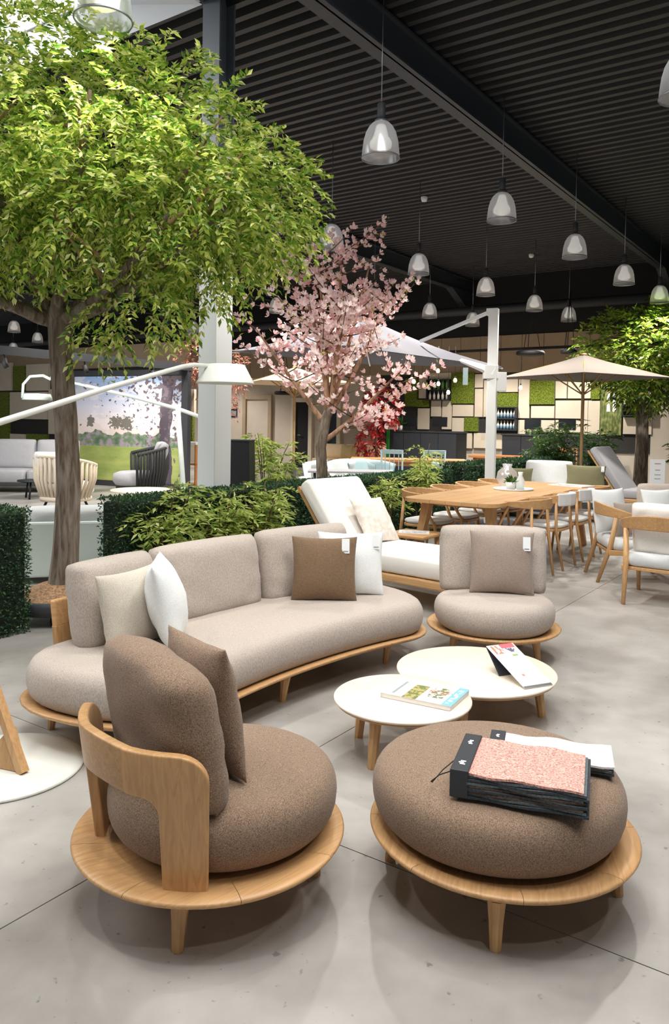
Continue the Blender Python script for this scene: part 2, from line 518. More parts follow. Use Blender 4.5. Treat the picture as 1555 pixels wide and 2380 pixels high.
# roof lights are left open in the deck: one over the big tree, one over the lounge set and the camera
L1 = (-13.0, -5.42, U_MIN, 5.45)
L2 = (-3.4, 1.5, -0.2, 4.9)
structure(deck(S_MIN, S_MAX, 5.45, U_WALL))
structure(deck(S_MIN, L1[0], U_MIN, 5.45))
structure(deck(L1[1], L2[0], U_MIN, 5.45))
structure(deck(L2[0], L2[1], L2[3], 5.45))
structure(deck(L2[0], L2[1], U_MIN, L2[2]))
structure(deck(L2[1], S_MAX, U_MIN, 5.45))
def rooflight(name, L, gl, z1):
    s0, s1, u0, u1 = L; g0, g1, h0, h1 = gl
    z0 = DECK
    lo = [(s0, u0), (s1, u0), (s1, u1), (s0, u1)]; hi = [(g0, h0), (g1, h0), (g1, h1), (g0, h1)]
    well = MB().add([(a, b, z0 - 0.02) for a, b in lo] + [(a, b, z1) for a, b in hi],
                    [(i, (i + 1) % 4, 4 + (i + 1) % 4, 4 + i) for i in range(4)]).build(name, 'well_white', rot=ROT)
    structure(well)
    k = 0
    du = (h1 - h0) / 5
    ds = (g1 - g0) / 3
    for i in range(3):
        for j in range(5):
            MB().box(g0 + ds * i + 0.03, g0 + ds * (i + 1) - 0.03, h0 + du * j + 0.03, h0 + du * (j + 1) - 0.03, z1 + 0.02, z1 + 0.03).build('pane', 'sky_glazing', well)
    bars = MB()
    for i in range(4):
        bars.box(g0 + ds * i - 0.03, g0 + ds * i + 0.03, h0, h1, z1, z1 + 0.06)
    for j in range(6):
        bars.box(g0, g1, h0 + du * j - 0.03, h0 + du * j + 0.03, z1, z1 + 0.06)
    bars.build('glazing_bar', 'metal_grey', well)
rooflight('window_1', L1, (-12.0, -7.1, U_MIN + 0.5, 5.4), 5.94)
rooflight('window_2', L2, (-3.1, 1.2, 0.1, 4.6), 5.94)

def roof_beam(n, s, u0, u1, hw=0.1):
    mb = MB()
    zb = 5.1
    mb.box(s - hw, s + hw, u0, u1, zb, zb + 0.025).box(s - hw, s + hw, u0, u1, DECK - 0.055, DECK - 0.03).box(s + hw - 0.07, s + hw - 0.05, u0, u1, zb, DECK - 0.03)
    # haunch by the wall
    mb.add([(s - hw, u1 - 1.3, zb), (s + hw, u1 - 1.3, zb), (s + hw, u1, zb - 0.6), (s - hw, u1, zb - 0.6), (s - hw, u1, zb), (s + hw, u1, zb)],
           [(0, 1, 2, 3), (0, 3, 4), (1, 5, 2), (2, 5, 4, 3)])
    b = mb.build('trim_%d' % n, 'beam', rot=ROT)
    return structure(b)
roof_beam(1, -4.07, U_MIN, 19.95)
roof_beam(2, -9.35, 5.5, 19.95)
roof_beam(3, -15.0, 5.5, 19.95)
roof_beam(4, -20.5, 5.5, 19.95)
roof_beam(5, 3.0, U_MIN, 19.95)
duct = MB().tube([(-32, 19.3, 4.55), (6, 19.3, 4.55)], 0.12, 12).build('ventilation_duct', 'dark_grey', rot=ROT)
tag(duct, 'long dark round duct running along the top of the black back wall', 'duct')

# column at the roof-light corner: steel I-section above, white boxed cladding below
cu, cs = 5.56, -5.3
col = structure(thing('trim_6', 'steel column, white below and blue-grey above, beside the big tree', 'column', US(cu, cs), -TH))
del col['category']
MB().box(-0.11, 0.11, -0.11, -0.09, 4.05, 5.62).box(-0.11, 0.11, 0.09, 0.11, 4.05, 5.62).box(-0.012, 0.012, -0.09, 0.09, 4.05, 5.62).build('steel_section', 'steel_dark', col)
MB().box(-0.115, 0.115, -0.115, 0.115, 0, 4.05).build('white_cladding', 'white_paint', col, bevel=0.006)

# back wall: black above, tan siding boards, cream and moss panels below
wall = structure(MB().box(S_MIN, S_MAX, U_WALL, U_WALL + 0.2, 0, 3.93).build('wall_back', 'plaster', rot=ROT))
structure(MB().box(S_MIN, S_MAX, U_WALL - 0.02, U_WALL + 0.2, 3.93, 5.7).build('wall_back_upper', 'black_wall', rot=ROT))
for k in range(60):
    s = -30 + 0.6 * k
    MB().box(s + 0.006, s + 0.594, U_WALL - 0.05, U_WALL, 2.92, 3.92).build('board', 'siding', wall)
wallp = structure(MB().box(-12.3, 1.5, U_WALL - 0.04, U_WALL - 0.001, 0.85, 2.92).build('wall_panelling', 'groove', rot=ROT))
def wall_rect(name, mat, r, parent=None, u=U_WALL - 0.04, th=0.05, bevel=0.0):
    sA, zA = at_u(r[0], r[1], u); sB, zB = at_u(r[2], r[3], u)
    return MB().box(min(sA, sB), max(sA, sB), u - th, u, min(zA, zB), max(zA, zB)).build(name, mat, parent, rot=None if parent else ROT, bevel=bevel)
CREAM = [(976, 871, 995, 926), (1000, 868, 1050, 883), (1004, 931, 1026, 968), (1030, 931, 1050, 998), (973, 949, 998, 998), (1054, 940, 1101, 968), (1053, 971, 1080, 1003),
         (1106, 870, 1124, 901), (1106, 904, 1123, 969), (1127, 870, 1158, 880), (1127, 884, 1143, 969), (1084, 1006, 1098, 1042), (1103, 1006, 1168, 1043),
         (1162, 882, 1205, 911), (1208, 882, 1231, 972), (1236, 943, 1289, 972), (1293, 886, 1318, 926), (1322, 886, 1374, 926), (1293, 931, 1356, 973), (1360, 931, 1366, 1010), (1369, 931, 1394, 1010),
         (1452, 893, 1478, 939), (1480, 893, 1515, 939), (1206, 976, 1222, 1010), (1226, 976, 1289, 1004), (1293, 976, 1356, 1006), (1450, 970, 1515, 1010)]
MOSS = [(972, 929, 1000, 946), (1053, 867, 1103, 938), (1082, 970, 1113, 1003), (1146, 914, 1205, 947), (1235, 885, 1290, 940), (1377, 889, 1396, 928), (945, 880, 972, 945)]
for r in CREAM: wall_rect('panel', 'panel_cream', r, wallp, bevel=0.0)
for r in MOSS: wall_rect('moss_panel', 'moss', r, wallp, th=0.09)
sR, _ = at_u(1517, 900, U_WALL)
structure(MB().box(sR, sR + 4, U_WALL - 0.06, U_WALL, 0, 2.92).build('wall_right_panel', 'plaster', rot=ROT))
# left partition with the same panelling, behind the garden lounge
UP = 12.7
wl = structure(MB().box(-21.0, -13.1, UP, UP + 0.15, 0, 3.3).build('wall_left', 'siding', rot=ROT))
gl_ = structure(MB().box(-21.0, -13.15, UP - 0.03, UP - 0.001, 0.5, 2.75).build('wall_left_panelling', 'groove', rot=ROT))
for m_, r in (('panel_cream', (-60, 848, 31, 908)), ('moss', (35, 852, 62, 908)), ('panel_cream', (66, 848, 117, 908)), ('moss', (-40, 912, 25, 1030)), ('panel_cream', (28, 912, 114, 975)),
              ('moss', (66, 1008, 114, 1030)), ('panel_cream', (28, 1008, 62, 1030)), ('moss', (436, 965, 452, 1030)), ('panel_cream', (436, 905, 456, 960)), ('panel_cream', (118, 905, 160, 1010))):
    wall_rect('moss_panel' if m_ == 'moss' else 'panel', m_, r, gl_, u=UP - 0.03, th=0.07)

# door in the plain left end of the back wall, a dark shop-in-shop opening next to it
def door(n, r, mat, frame):
    d = structure(thing('door_%d' % n, 'x', 'x', (0, 0, 0), -TH)); del d['label'], d['category']
    sA, zA = at_u(r[0], r[1], U_WALL); sB, _ = at_u(r[2], r[1], U_WALL)
    MB().box(sA, sB, U_WALL - 0.04, U_WALL - 0.005, 0, zA).build('door_leaf', mat, d)
    MB().box(sA - 0.14, sA, U_WALL - 0.12, U_WALL, 0, zA + 0.14).box(sB, sB + 0.14, U_WALL - 0.12, U_WALL, 0, zA + 0.14).box(sA, sB, U_WALL - 0.12, U_WALL, zA, zA + 0.14).build('door_frame', frame, d)
    MB().tube([(sA + 0.12, U_WALL - 0.1, 1.05), (sA + 0.26, U_WALL - 0.1, 1.05)], 0.015, 8).build('handle', 'metal_grey', d)
door(1, (576, 928, 628, 1000), 'plaster', 'siding')
door(2, (690, 935, 722, 1000), 'black_wall', 'panel_cream')
door(3, (765, 925, 788, 1000), 'navy', 'panel_cream')

# ================================================================ foreground lounge set
def tapered_leg(mb, x, y, ang, top=0.14, r0=0.029, r1=0.0165, splay=0.02):
    dx, dy = math.cos(ang) * splay, math.sin(ang) * splay
    rot = ang
    ring = []
    for z, r, k in ((0.0, r1, 1.0), (0.006, r1 + 0.001, 1.0), (top * 0.6, (r0 + r1) / 2, 0.45), (top, r0, 0.0)):
        row = []
        for c in range(8):
            a = rot + 2 * PI * c / 8 + PI / 8
            q = 1.0 if c % 2 else 1.0
            row.append((x + dx * k + r * q * math.cos(a), y + dy * k + r * q * math.sin(a), z))
        ring.append(row)
    mb.rings(ring, smooth=False)
    return mb
PLAT = [(0.0, 0.128), (0.2, 0.128), (0.31, 0.136), (0.40, 0.158), (0.428, 0.174), (0.434, 0.183), (0.428, 0.190), (0.40, 0.189), (0.33, 0.176), (0.28, 0.172), (0.0, 0.172)]
def round_platform(t, first=0.0):
    """dished round teak platform glued up from eight wedge segments"""
    segs = []
    for k in range(8):
        a0 = first + k * PI / 4 + 0.0015; a1 = first + (k + 1) * PI / 4 - 0.0015
        segs.append(MB().lathe(PLAT, 10, a0=a0, a1=a1).build('platform_segment', 'teak', t))
    return segs
def round_cushion(t, mat, r=0.37, z0=0.175, z1=0.395, c=(0, 0), seed=3):
    """fat round seat pad with a soft piped edge"""
    prof = [(0.0, z0)]
    zm = z0 + (z1 - z0) * 0.54
    for k in range(0, 15):
        a = -PI / 2 + PI * k / 14
        e = 0.62 if a > 0 else 0.9
        rr = (r - 0.115) + 0.115 * (abs(math.cos(a)) ** e)
        hz = (z1 - zm) if a > 0 else (zm - z0)
        prof.append((rr, zm + math.copysign(abs(math.sin(a)) ** 0.9, a) * (hz - (0.012 if a > 0 else 0))))
    prof += [((r - 0.115) * 0.75, z1 - 0.006), ((r - 0.115) * 0.4, z1 - 0.001), (0.0, z1)]
    return MB().lathe(prof, 56, (c[0], c[1], 0)).build('seat_cushion', mat, t)
def back_band(t, half=53, mat='teak'):
    """bent teak backrest: band on two wide posts, leaning outwards; local x is the facing direction"""
    pw, bh, zt, zb = 0.135, 0.135, 0.585, 0.165
    rm = 0.37
    half_len = R(half) * rm
    # unrolled outline: outer and inner edge as matching point lists, from one foot to the other
    outer = []; inner = []
    def arc(cx, cz, r, a0, a1, n=7):
        return [(cx + r * math.cos(a0 + (a1 - a0) * i / n), cz + r * math.sin(a0 + (a1 - a0) * i / n)) for i in range(n + 1)]
    ro, ri = 0.085, 0.05
    outer += [(-half_len, zb + (zt - ro - zb) * i / 6) for i in range(6)]
    inner += [(-half_len + pw, zb + (zt - bh - ri - zb) * i / 6) for i in range(6)]
    outer += arc(-half_len + ro, zt - ro, ro, PI, PI / 2); inner += arc(-half_len + pw + ri, zt - bh - ri, ri, PI, PI / 2)
    xa, xb = -half_len + ro, half_len - ro
    ia, ib = -half_len + pw + ri, half_len - pw - ri
    for i in range(1, 4):
        outer.append((xa + (ia + 0.036 - xa) * i / 3, zt)); inner.append((ia + 0.012 * i, zt - bh))
    for i in range(1, 16):
        q = i / 16
        outer.append((ia + 0.036 + (ib - ia - 0.072) * q, zt + 0.012 * math.sin(PI * q))); inner.append((ia + 0.036 + (ib - ia - 0.072) * q, zt - bh + 0.012 * math.sin(PI * q)))
    for i in range(3):
        outer.append((ib - 0.036 + (xb - ib + 0.036) * i / 3, zt)); inner.append((ib - 0.012 * (3 - i), zt - bh))
    outer += arc(half_len - ro, zt - ro, ro, PI / 2, 0); inner += arc(half_len - pw - ri, zt - bh - ri, ri, PI / 2, 0)
    outer += [(half_len, zb + (zt - ro - zb) * i / 6) for i in range(5, -1, -1)]
    inner += [(half_len - pw, zb + (zt - bh - ri - zb) * i / 6) for i in range(5, -1, -1)]
    def bend(p, off):
        x, z = p
        a = PI + x / rm
        r = 0.345 + (z - 0.17) * 0.13 + off
        return (r * math.cos(a), r * math.sin(a), z)
    n = len(outer)
    vs = []
    for off in (-0.016, 0.016):
        for i in range(n):
            for q in (0, 0.5, 1):
                p = (outer[i][0] + (inner[i][0] - outer[i][0]) * q, outer[i][1] + (inner[i][1] - outer[i][1]) * q)
                vs.append(bend(p, off))
    m = 3 * n
    # three boards: left post with its bend, middle band, right post with its bend
    cuts = (0, 17, n - 18, n - 1)
    for k in range(3):
        lo, hi = cuts[k], cuts[k + 1]
        part = MB()
        sub = []
        for off in range(2):
            for i in range(lo, hi + 1):
                sub += vs[off * m + i * 3: off * m + i * 3 + 3]
        c = hi - lo + 1; mm = 3 * c; ff = []
        for i in range(c - 1):
            for q in range(2):
                a = i * 3 + q
                ff += [(a, a + 1, a + 4, a + 3), (mm + a, mm + a + 3, mm + a + 4, mm + a + 1)]
            ff += [(i * 3, (i + 1) * 3, mm + (i + 1) * 3, mm + i * 3), (i * 3 + 2, mm + i * 3 + 2, mm + (i + 1) * 3 + 2, (i + 1) * 3 + 2)]
        for i in ([0] if k == 0 else [c - 1] if k == 2 else []):      # only the feet are closed; inner ends are glued seams
            q = [(i * 3, i * 3 + 1, mm + i * 3 + 1, mm + i * 3), (i * 3 + 1, i * 3 + 2, mm + i * 3 + 2, mm + i * 3 + 1)]
            ff += q if i == 0 else [x[::-1] for x in q]
        part.add(sub, ff, True)
        part.build('backrest_band' if k == 1 else 'backrest_post', 'teak' if k == 1 else 'teak_up', t, bevel=0.007, seg=3)
def legs4(t, offs, r=0.325):
    for a in offs:
        tapered_leg(MB(), r * math.cos(a), r * math.sin(a), a).build('leg', 'teak_up', t)
def place_pillow(t, w, h, th, loc, rz, tilt, mat, name='pillow', box=False, seed=1, pinch=0.07, roll=0.0, n=14):
    """parented cushion: stands on loc, faces -y turned by rz, leans back by tilt"""
    o = pillow_mb(w, h, th, pinch, box, n, seed=seed).build(name, mat, t)
    o.location = loc
    o.rotation_mode = 'XYZ'
    o.matrix_local = Matrix.Translation(loc) @ Matrix.Rotation(rz, 4, 'Z') @ Matrix.Rotation(-tilt, 4, 'X') @ Matrix.Rotation(roll, 4, 'Y')
    return o
def top_pillow(name, label, w, h, th, loc, rz, tilt, mat, seed=1, roll=0.0, pinch=0.07, group=None, tagpos=None, n=14):
    """a loose pillow: thing of its own, with an optional swing tag"""
    o = place_pillow(None, w, h, th, loc, rz, tilt, mat, name, False, seed, pinch, roll, n)
    tag(o, label, 'pillow', group)
    if tagpos:
        x, z = tagpos
        c = MB().box(x - 0.024, x + 0.024, -th * 0.33, -th * 0.33 + 0.003, z - 0.09, z).build('swing_tag', 'tag_white', o)
        MB().box(x - 0.016, x + 0.016, -th * 0.33 - 0.001, -th * 0.33, z - 0.082, z - 0.074).build('print_line', 'print_grey', c)
    return o

def curved_cushion(t, w, h, th, x0, tilt, mat, seed, k=1.0, turn=0.0, drop=0.0):
    """back cushion bowed to the curve of the backrest; local x is forward"""
    def bend(p):
        fwd = -p.y + k * p.x * p.x - p.z * math.tan(tilt)
        q = Vector((x0 + fwd, p.x, 0.37 + p.z * (1 - drop * (2 * p.x / w) ** 2)))
        return Matrix.Rotation(turn, 3, 'Z') @ q
    return pillow_mb(w, h, th, box=True, n=18, bend=bend, seed=seed).build('back_cushion', mat, t)
# brown lounge chair, seen from behind, facing the coffee tables
BC = Vector((-0.382, 2.48, 0)); BA = R(45)
bc = thing('lounge_chair', 'brown melange round lounge chair with bent teak backrest, seen from behind in the foreground', 'chair', BC, BA)
round_platform(bc, R(20))
legs4(bc, [R(a) for a in (39, -39, 141, -141)], 0.325)
round_cushion(bc, 'brown_fabric', 0.372, c=(0.052, 0.0))
back_band(bc)
curved_cushion(bc, 0.61, 0.44, 0.19, -0.16, R(9), 'brown_fabric', 4, 0.3, R(-9), 0.1)
f1 = Vector((math.cos(BA), math.sin(BA), 0)); t1 = Vector((-math.sin(BA), math.cos(BA), 0))
top_pillow('throw_pillow', 'plain brown throw pillow leaning in the brown lounge chair', 0.44, 0.42, 0.15, BC + f1 * 0.02 + t1 * 0.01 + Vector((0, 0, 0.385)), BA + R(80), R(9), 'brown_fabric', seed=9, roll=R(3))
# brown ottoman
OC = Vector((0.573, 2.523, 0))
ot = thing('ottoman', 'round brown melange ottoman on a dished teak platform in the right foreground', 'ottoman', OC, R(-104))
round_platform(ot, R(10))
legs4(ot, [R(a) for a in (0, 90, 180, 270)], 0.35)
oc = round_cushion(ot, 'brown_fabric', 0.412, 0.178, 0.392, c=(0.0, 0.0))
oc.location = (-0.02, -0.02, 0)
# beige lounge chair
C2 = Vector((1.065, 5.07, 0)); C2A = R(-97)
c2 = thing('lounge_chair', 'beige round lounge chair with high back cushion, beyond the coffee tables', 'chair', C2, C2A)
round_platform(c2, R(0))
legs4(c2, [R(a) for a in (58, -58, 140, -140)], 0.30)
round_cushion(c2, 'beige_fabric', 0.388, c=(0.045, 0))
back_band(c2)
curved_cushion(c2, 0.70, 0.43, 0.18, -0.175, R(12), 'beige_fabric', 5, 0.5)
top_pillow('throw_pillow', 'square beige throw pillow with white tag on the beige lounge chair', 0.42, 0.41, 0.15, C2 + Vector((0.045, -0.03, 0.39)), R(-7), R(10), 'mocha_fabric', seed=12, tagpos=(0.155, 0.375))

# curved sofa
SC = Vector((2.92, 1.6, 0)); SR, SH = 4.405, 0.485
TA, TB = R(128.3), R(152.6)
def sofa_outline(inset, z, n_side=26, n_cap=14, ext=0.36):
    """banana outline: concave front edge, rounded ends"""
    h = SH - inset; e = max(ext - inset, 0.001)
    pts = []
    pw = 2.3
    def P_(ang, r): return (SC.x + r * math.cos(ang), SC.y + r * math.sin(ang), z)
    for i in range(n_side + 1):
        pts.append(P_(TA + (TB - TA) * i / n_side, SR - h))
    for i in range(1, n_cap):
        a = -PI / 2 + PI * i / n_cap
        y = math.copysign(abs(math.sin(a)) ** (2 / pw), a); x = abs(math.cos(a)) ** (2 / pw)
        pts.append(P_(TB + e * x / SR, SR + h * y))
    for i in range(n_side, -1, -1):
        pts.append(P_(TA + (TB - TA) * i / n_side, SR + h))
    for i in range(n_cap - 1, 0, -1):
        a = -PI / 2 + PI * i / n_cap
        y = math.copysign(abs(math.sin(a)) ** (2 / pw), a); x = abs(math.cos(a)) ** (2 / pw)
        pts.append(P_(TA - e * x / SR, SR + h * y))
    return pts
sf = thing('curved_sofa', 'long curved beige sofa on a teak platform', 'sofa', (0, 0, 0))
MB().rings([sofa_outline(i, z) for i, z in ((0.30, 0.128), (0.13, 0.136), (0.034, 0.158), (0.006, 0.174), (0.0, 0.183), (0.006, 0.19), (0.034, 0.189), (0.10, 0.176))]).build('platform', 'teak', sf)
cz0, cz1 = 0.176, 0.395
prof = [(0.16, cz0)]
for k in range(15):
    a = -PI / 2 + PI * k / 14
    zm = cz0 + (cz1 - cz0) * 0.47
    prof.append((0.025 + 0.11 * (1 - abs(math.cos(a)) ** 0.62), zm + math.copysign(abs(math.sin(a)) ** 0.9, a) * ((cz1 - zm - 0.01) if a > 0 else (zm - cz0))))
prof += [(0.22, cz1 - 0.004), (0.32, cz1 - 0.001), (0.46, cz1)]
MB().rings([sofa_outline(i, z) for i, z in prof]).build('seat_cushion', 'beige_fabric', sf)
for a, r in ((129, 4.08), (141.8, 4.02), (153, 4.08), (128, 4.72), (141.5, 4.76), (154, 4.72)):
    an = R(a)
    tapered_leg(MB(), SC.x + r * math.cos(an), SC.y + r * math.sin(an), an).build('leg', 'teak_up', sf)
# teak back band with posts, behind the cushions
def sofa_band(a0, a1, z0, z1, r0, r1, n):
    mb = MB(); vs = []
    for i in range(n + 1):
        an = R(a0 + (a1 - a0) * i / n)
        for z, dr in ((z0, -0.016), (z0, 0.016), (z1, 0.016), (z1, -0.016)):
            r = r0 + (r1 - r0) * (z - 0.17) / 0.42 + dr
            vs.append((SC.x + r * math.cos(an), SC.y + r * math.sin(an), z))
    fs = []
    for i in range(n):
        for k in range(4):
            fs.append((i * 4 + k, i * 4 + (k + 1) % 4, i * 4 + 4 + (k + 1) % 4, i * 4 + 4 + k))
    fs += [(3, 2, 1, 0), (n * 4, n * 4 + 1, n * 4 + 2, n * 4 + 3)]
    return mb.add(vs, fs)
sofa_band(127.8, 152.6, 0.45, 0.585, 4.81, 4.87, 30).build('backrest_band', 'teak', sf, bevel=0.012, seg=3)
for a0 in (127.8, 151.0):
    sofa_band(a0, a0 + 1.6, 0.165, 0.46, 4.81, 4.87, 3).build('backrest_post', 'teak_up', sf, bevel=0.006)
sofa_band(140.2, 141.8, 0.165, 0.46, 4.81, 4.87, 3).build('backrest_post', 'teak_up', sf, bevel=0.006)
# three back cushions bent along the arc
for k, (a0, a1, zt) in enumerate(((127.3, 136.4, 0.44), (136.7, 146.4, 0.43), (146.7, 153.1, 0.425))):
    wdt = R(a1 - a0) * 4.67
    am = R((a0 + a1) / 2)
    def bend(p, am=am):
        r = 4.665 + p.y + (p.z - 0.2) * 0.16
        an = am - p.x / 4.67
        return Vector((SC.x + r * math.cos(an), SC.y + r * math.sin(an), p.z + 0.365))
    pillow_mb(wdt, zt, 0.2, box=True, n=18, bend=bend, seed=20 + k).build('back_cushion', 'beige_fabric', sf)
def on_arc(a, r, z=0.0):
    return Vector((SC.x + r * math.cos(R(a)), SC.y + r * math.sin(R(a)), z))
top_pillow('throw_pillow', 'grey linen throw pillow at the left end of the curved sofa', 0.40, 0.38, 0.14, Vector((-0.94, 3.74, 0.388)), R(62), R(14), 'linen_fabric', seed=31)
top_pillow('throw_pillow', 'white throw pillow seen side-on between the linen pillow and the middle sofa cushion', 0.44, 0.43, 0.19, Vector((-0.775, 3.84, 0.388)), R(98), R(14), 'white_fabric', seed=32)
top_pillow('throw_pillow', 'square brown throw pillow with white tag at the right end of the curved sofa', 0.41, 0.40, 0.15, Vector((-0.05, 4.76, 0.388)), R(2), R(10), 'brown_pillow', seed=33, tagpos=(0.13, 0.385))
top_pillow('throw_pillow', 'white throw pillow with tag behind the brown pillow on the curved sofa', 0.43, 0.41, 0.15, Vector((0.12, 4.93, 0.388)), R(4), R(12), 'white_fabric', seed=34, tagpos=(0.16, 0.385))

# coffee tables
def coffee_table(label, c, r, z, angs, seed):
    t = thing('coffee_table', label, 'coffee table', (c[0], c[1], 0))
    MB().lathe([(0, z - 0.014), (r - 0.006, z - 0.014), (r, z - 0.009), (r, z - 0.004), (r - 0.004, z), (0, z)], 72).build('tabletop', 'stone', t)
    MB().lathe([(0, z - 0.034), (r - 0.05, z - 0.034), (r - 0.012, z - 0.024), (r - 0.006, z - 0.0145), (0, z - 0.0145)], 72).build('apron', 'teak', t)
    for a in angs:
        an = R(a)
        tapered_leg(MB(), (r - 0.1) * math.cos(an), (r - 0.1) * math.sin(an), an, z - 0.03, 0.029, 0.02, 0.025).build('leg', 'teak_up', t)
    return t
coffee_table('smaller round travertine coffee table on teak legs with a catalogue on it', (0.330, 3.503), 0.315, 0.25, (143, 233, 323, 53), 1)
coffee_table('larger round travertine coffee table with a folded brochure stand, behind the smaller one', (0.768, 4.06), 0.418, 0.205, (-20, 70, 160, 250), 2)

# catalogue on the front table
def flat_frame(p0, p1, p2):
    """matrix with origin p0, x towards p1, y towards p2 side"""
    x = (Vector(p1) - Vector(p0)); L = x.length; x.normalize()
    y = Vector(p2) - Vector(p0); y -= x * y.dot(x); Wd = y.length; y.normalize()
    z = x.cross(y)
    m = Matrix.Identity(4)
    for i in range(3):
        m[i][0], m[i][1], m[i][2], m[i][3] = x[i], y[i], z[i], p0[i]
    return m, L, Wd
def printed(name, base, blocks, rough=0.35):
    """flat print: list of (x0,x1,y0,y1,colour) on generated coordinates"""
    m, nt, b = new_mat(name)
    b.inputs['Roughness'].default_value = rough
    tc = nd(nt, 'ShaderNodeTexCoord'); sp = nd(nt, 'ShaderNodeSeparateXYZ')
    nt.links.new(tc.outputs['Generated'], sp.inputs[0])
    cur = None
    rgb = nd(nt, 'ShaderNodeRGB'); rgb.outputs[0].default_value = lin(base)
    cur = rgb.outputs[0]
    for blk in blocks:
        x0, x1, y0, y1, c = blk[:5]
        fac = None
        for axis, lo, hi in (('X', x0, x1), ('Y', y0, y1)):
            a = nd(nt, 'ShaderNodeMath', operation='GREATER_THAN'); a.inputs[1].default_value = lo; nt.links.new(sp.outputs[axis], a.inputs[0])
            c2_ = nd(nt, 'ShaderNodeMath', operation='LESS_THAN'); c2_.inputs[1].default_value = hi; nt.links.new(sp.outputs[axis], c2_.inputs[0])
            mu = nd(nt, 'ShaderNodeMath', operation='MULTIPLY'); nt.links.new(a.outputs[0], mu.inputs[0]); nt.links.new(c2_.outputs[0], mu.inputs[1])
            if fac is None: fac = mu.outputs[0]
            else:
                m3 = nd(nt, 'ShaderNodeMath', operation='MULTIPLY'); nt.links.new(fac, m3.inputs[0]); nt.links.new(mu.outputs[0], m3.inputs[1]); fac = m3.outputs[0]
        if len(blk) > 5:   # blotchy picture
            no = nd(nt, 'ShaderNodeTexNoise'); no.inputs['Scale'].default_value = blk[5]; nt.links.new(tc.outputs['Generated'], no.inputs['Vector'])
            th = nd(nt, 'ShaderNodeMath', operation='GREATER_THAN'); th.inputs[1].default_value = 0.5; nt.links.new(no.outputs['Fac'], th.inputs[0])
            m4 = nd(nt, 'ShaderNodeMath', operation='MULTIPLY'); nt.links.new(fac, m4.inputs[0]); nt.links.new(th.outputs[0], m4.inputs[1]); fac = m4.outputs[0]
        mx = nd(nt, 'ShaderNodeMixRGB'); nt.links.new(fac, mx.inputs[0]); nt.links.new(cur, mx.inputs[1]); mx.inputs[2].default_value = lin(c)
        cur = mx.outputs[0]
    nt.links.new(cur, b.inputs['Base Color'])
    return m
printed('catalogue_cover', (236, 234, 228), [(0.0, 0.75, 0.50, 0.70, (120, 128, 70)), (0.0, 0.75, 0.50, 0.70, (180, 170, 110), 9), (0.1, 0.9, 0.16, 0.46, (222, 214, 204)), (0.25, 0.8, 0.2, 0.42, (120, 130, 90), 12),
                                             (0.1, 0.8, 0.84, 0.88, (150, 160, 165)), (0.0, 1.0, 0.0, 0.14, (126, 190, 214)), (0.1, 0.9, 0.04, 0.11, (230, 240, 245), 14), (0.5, 0.62, 0.14, 0.45, (190, 120, 90), 14)])
cat = thing('catalogue', 'thick printed catalogue with pale cover on the smaller coffee table', 'catalogue')
m_, L_, W_ = flat_frame((0.230, 3.485, 0.2505), (0.36, 3.72, 0.2505), (0.50, 3.30, 0.2505))
L_, W_ = 0.25, 0.335
m_ = m_ @ Matrix.Rotation(PI, 4, 'X') if m_[2][2] < 0 else m_     # keep the cover facing up
cat.matrix_world = m_
MB().box(0.003, L_ - 0.003, -W_ + 0.003, 0, 0.001, 0.021).build('pages', 'page', cat)
cv = MB().box(0, L_, -W_, 0, 0.021, 0.0225)
cv.build('cover', 'catalogue_cover', cat)
MB().box(0, L_, 0, 0.002, 0.0, 0.0225).build('spine', 'page', cat)
# folded brochure standing like a tent on the rear table
printed('brochure_front', (240, 242, 246), [(0.78, 1.0, 0.0, 1.0, (214, 214, 220)), (0.8, 1.0, 0.55, 0.85, (60, 60, 90), 9), (0.78, 0.98, 0.1, 0.45, (170, 120, 80), 11), (0.9, 1.0, 0.45, 0.95, (226, 80, 96)), (0.7, 0.74, 0.6, 0.8, (120, 160, 50)),
                                            (0.5, 0.56, 0.55, 0.8, (190, 190, 196)), (0.25, 0.3, 0.3, 0.4, (220, 120, 110)), (0.0, 0.05, 0.0, 1.0, (50, 52, 58)), (0.3, 0.5, 0.2, 0.7, (200, 204, 214), 16)])
br = thing('brochure_stand', 'open folded brochure with dark edges propped on the larger coffee table', 'brochure', (0.965, 3.93, 0.2055), R(-66))
def leaf_board(parent, name, mat, x0, z0, x1, z1, w, th=0.003):
    d = Vector((x1 - x0, 0, z1 - z0)); L = d.length; an = math.atan2(z1 - z0, x1 - x0)
    o = MB().box(0, L, -w / 2, w / 2, 0, th).build(name, mat, parent)
    o.location = (x0, 0, z0); o.rotation_euler = (0, -an, 0)
    return o
leaf_board(br, 'front_leaf', 'brochure_front', 0.16, 0.004, -0.17, 0.125, 0.17)
leaf_board(br, 'back_leaf', 'charcoal', -0.05, 0.003, -0.168, 0.118, 0.17)
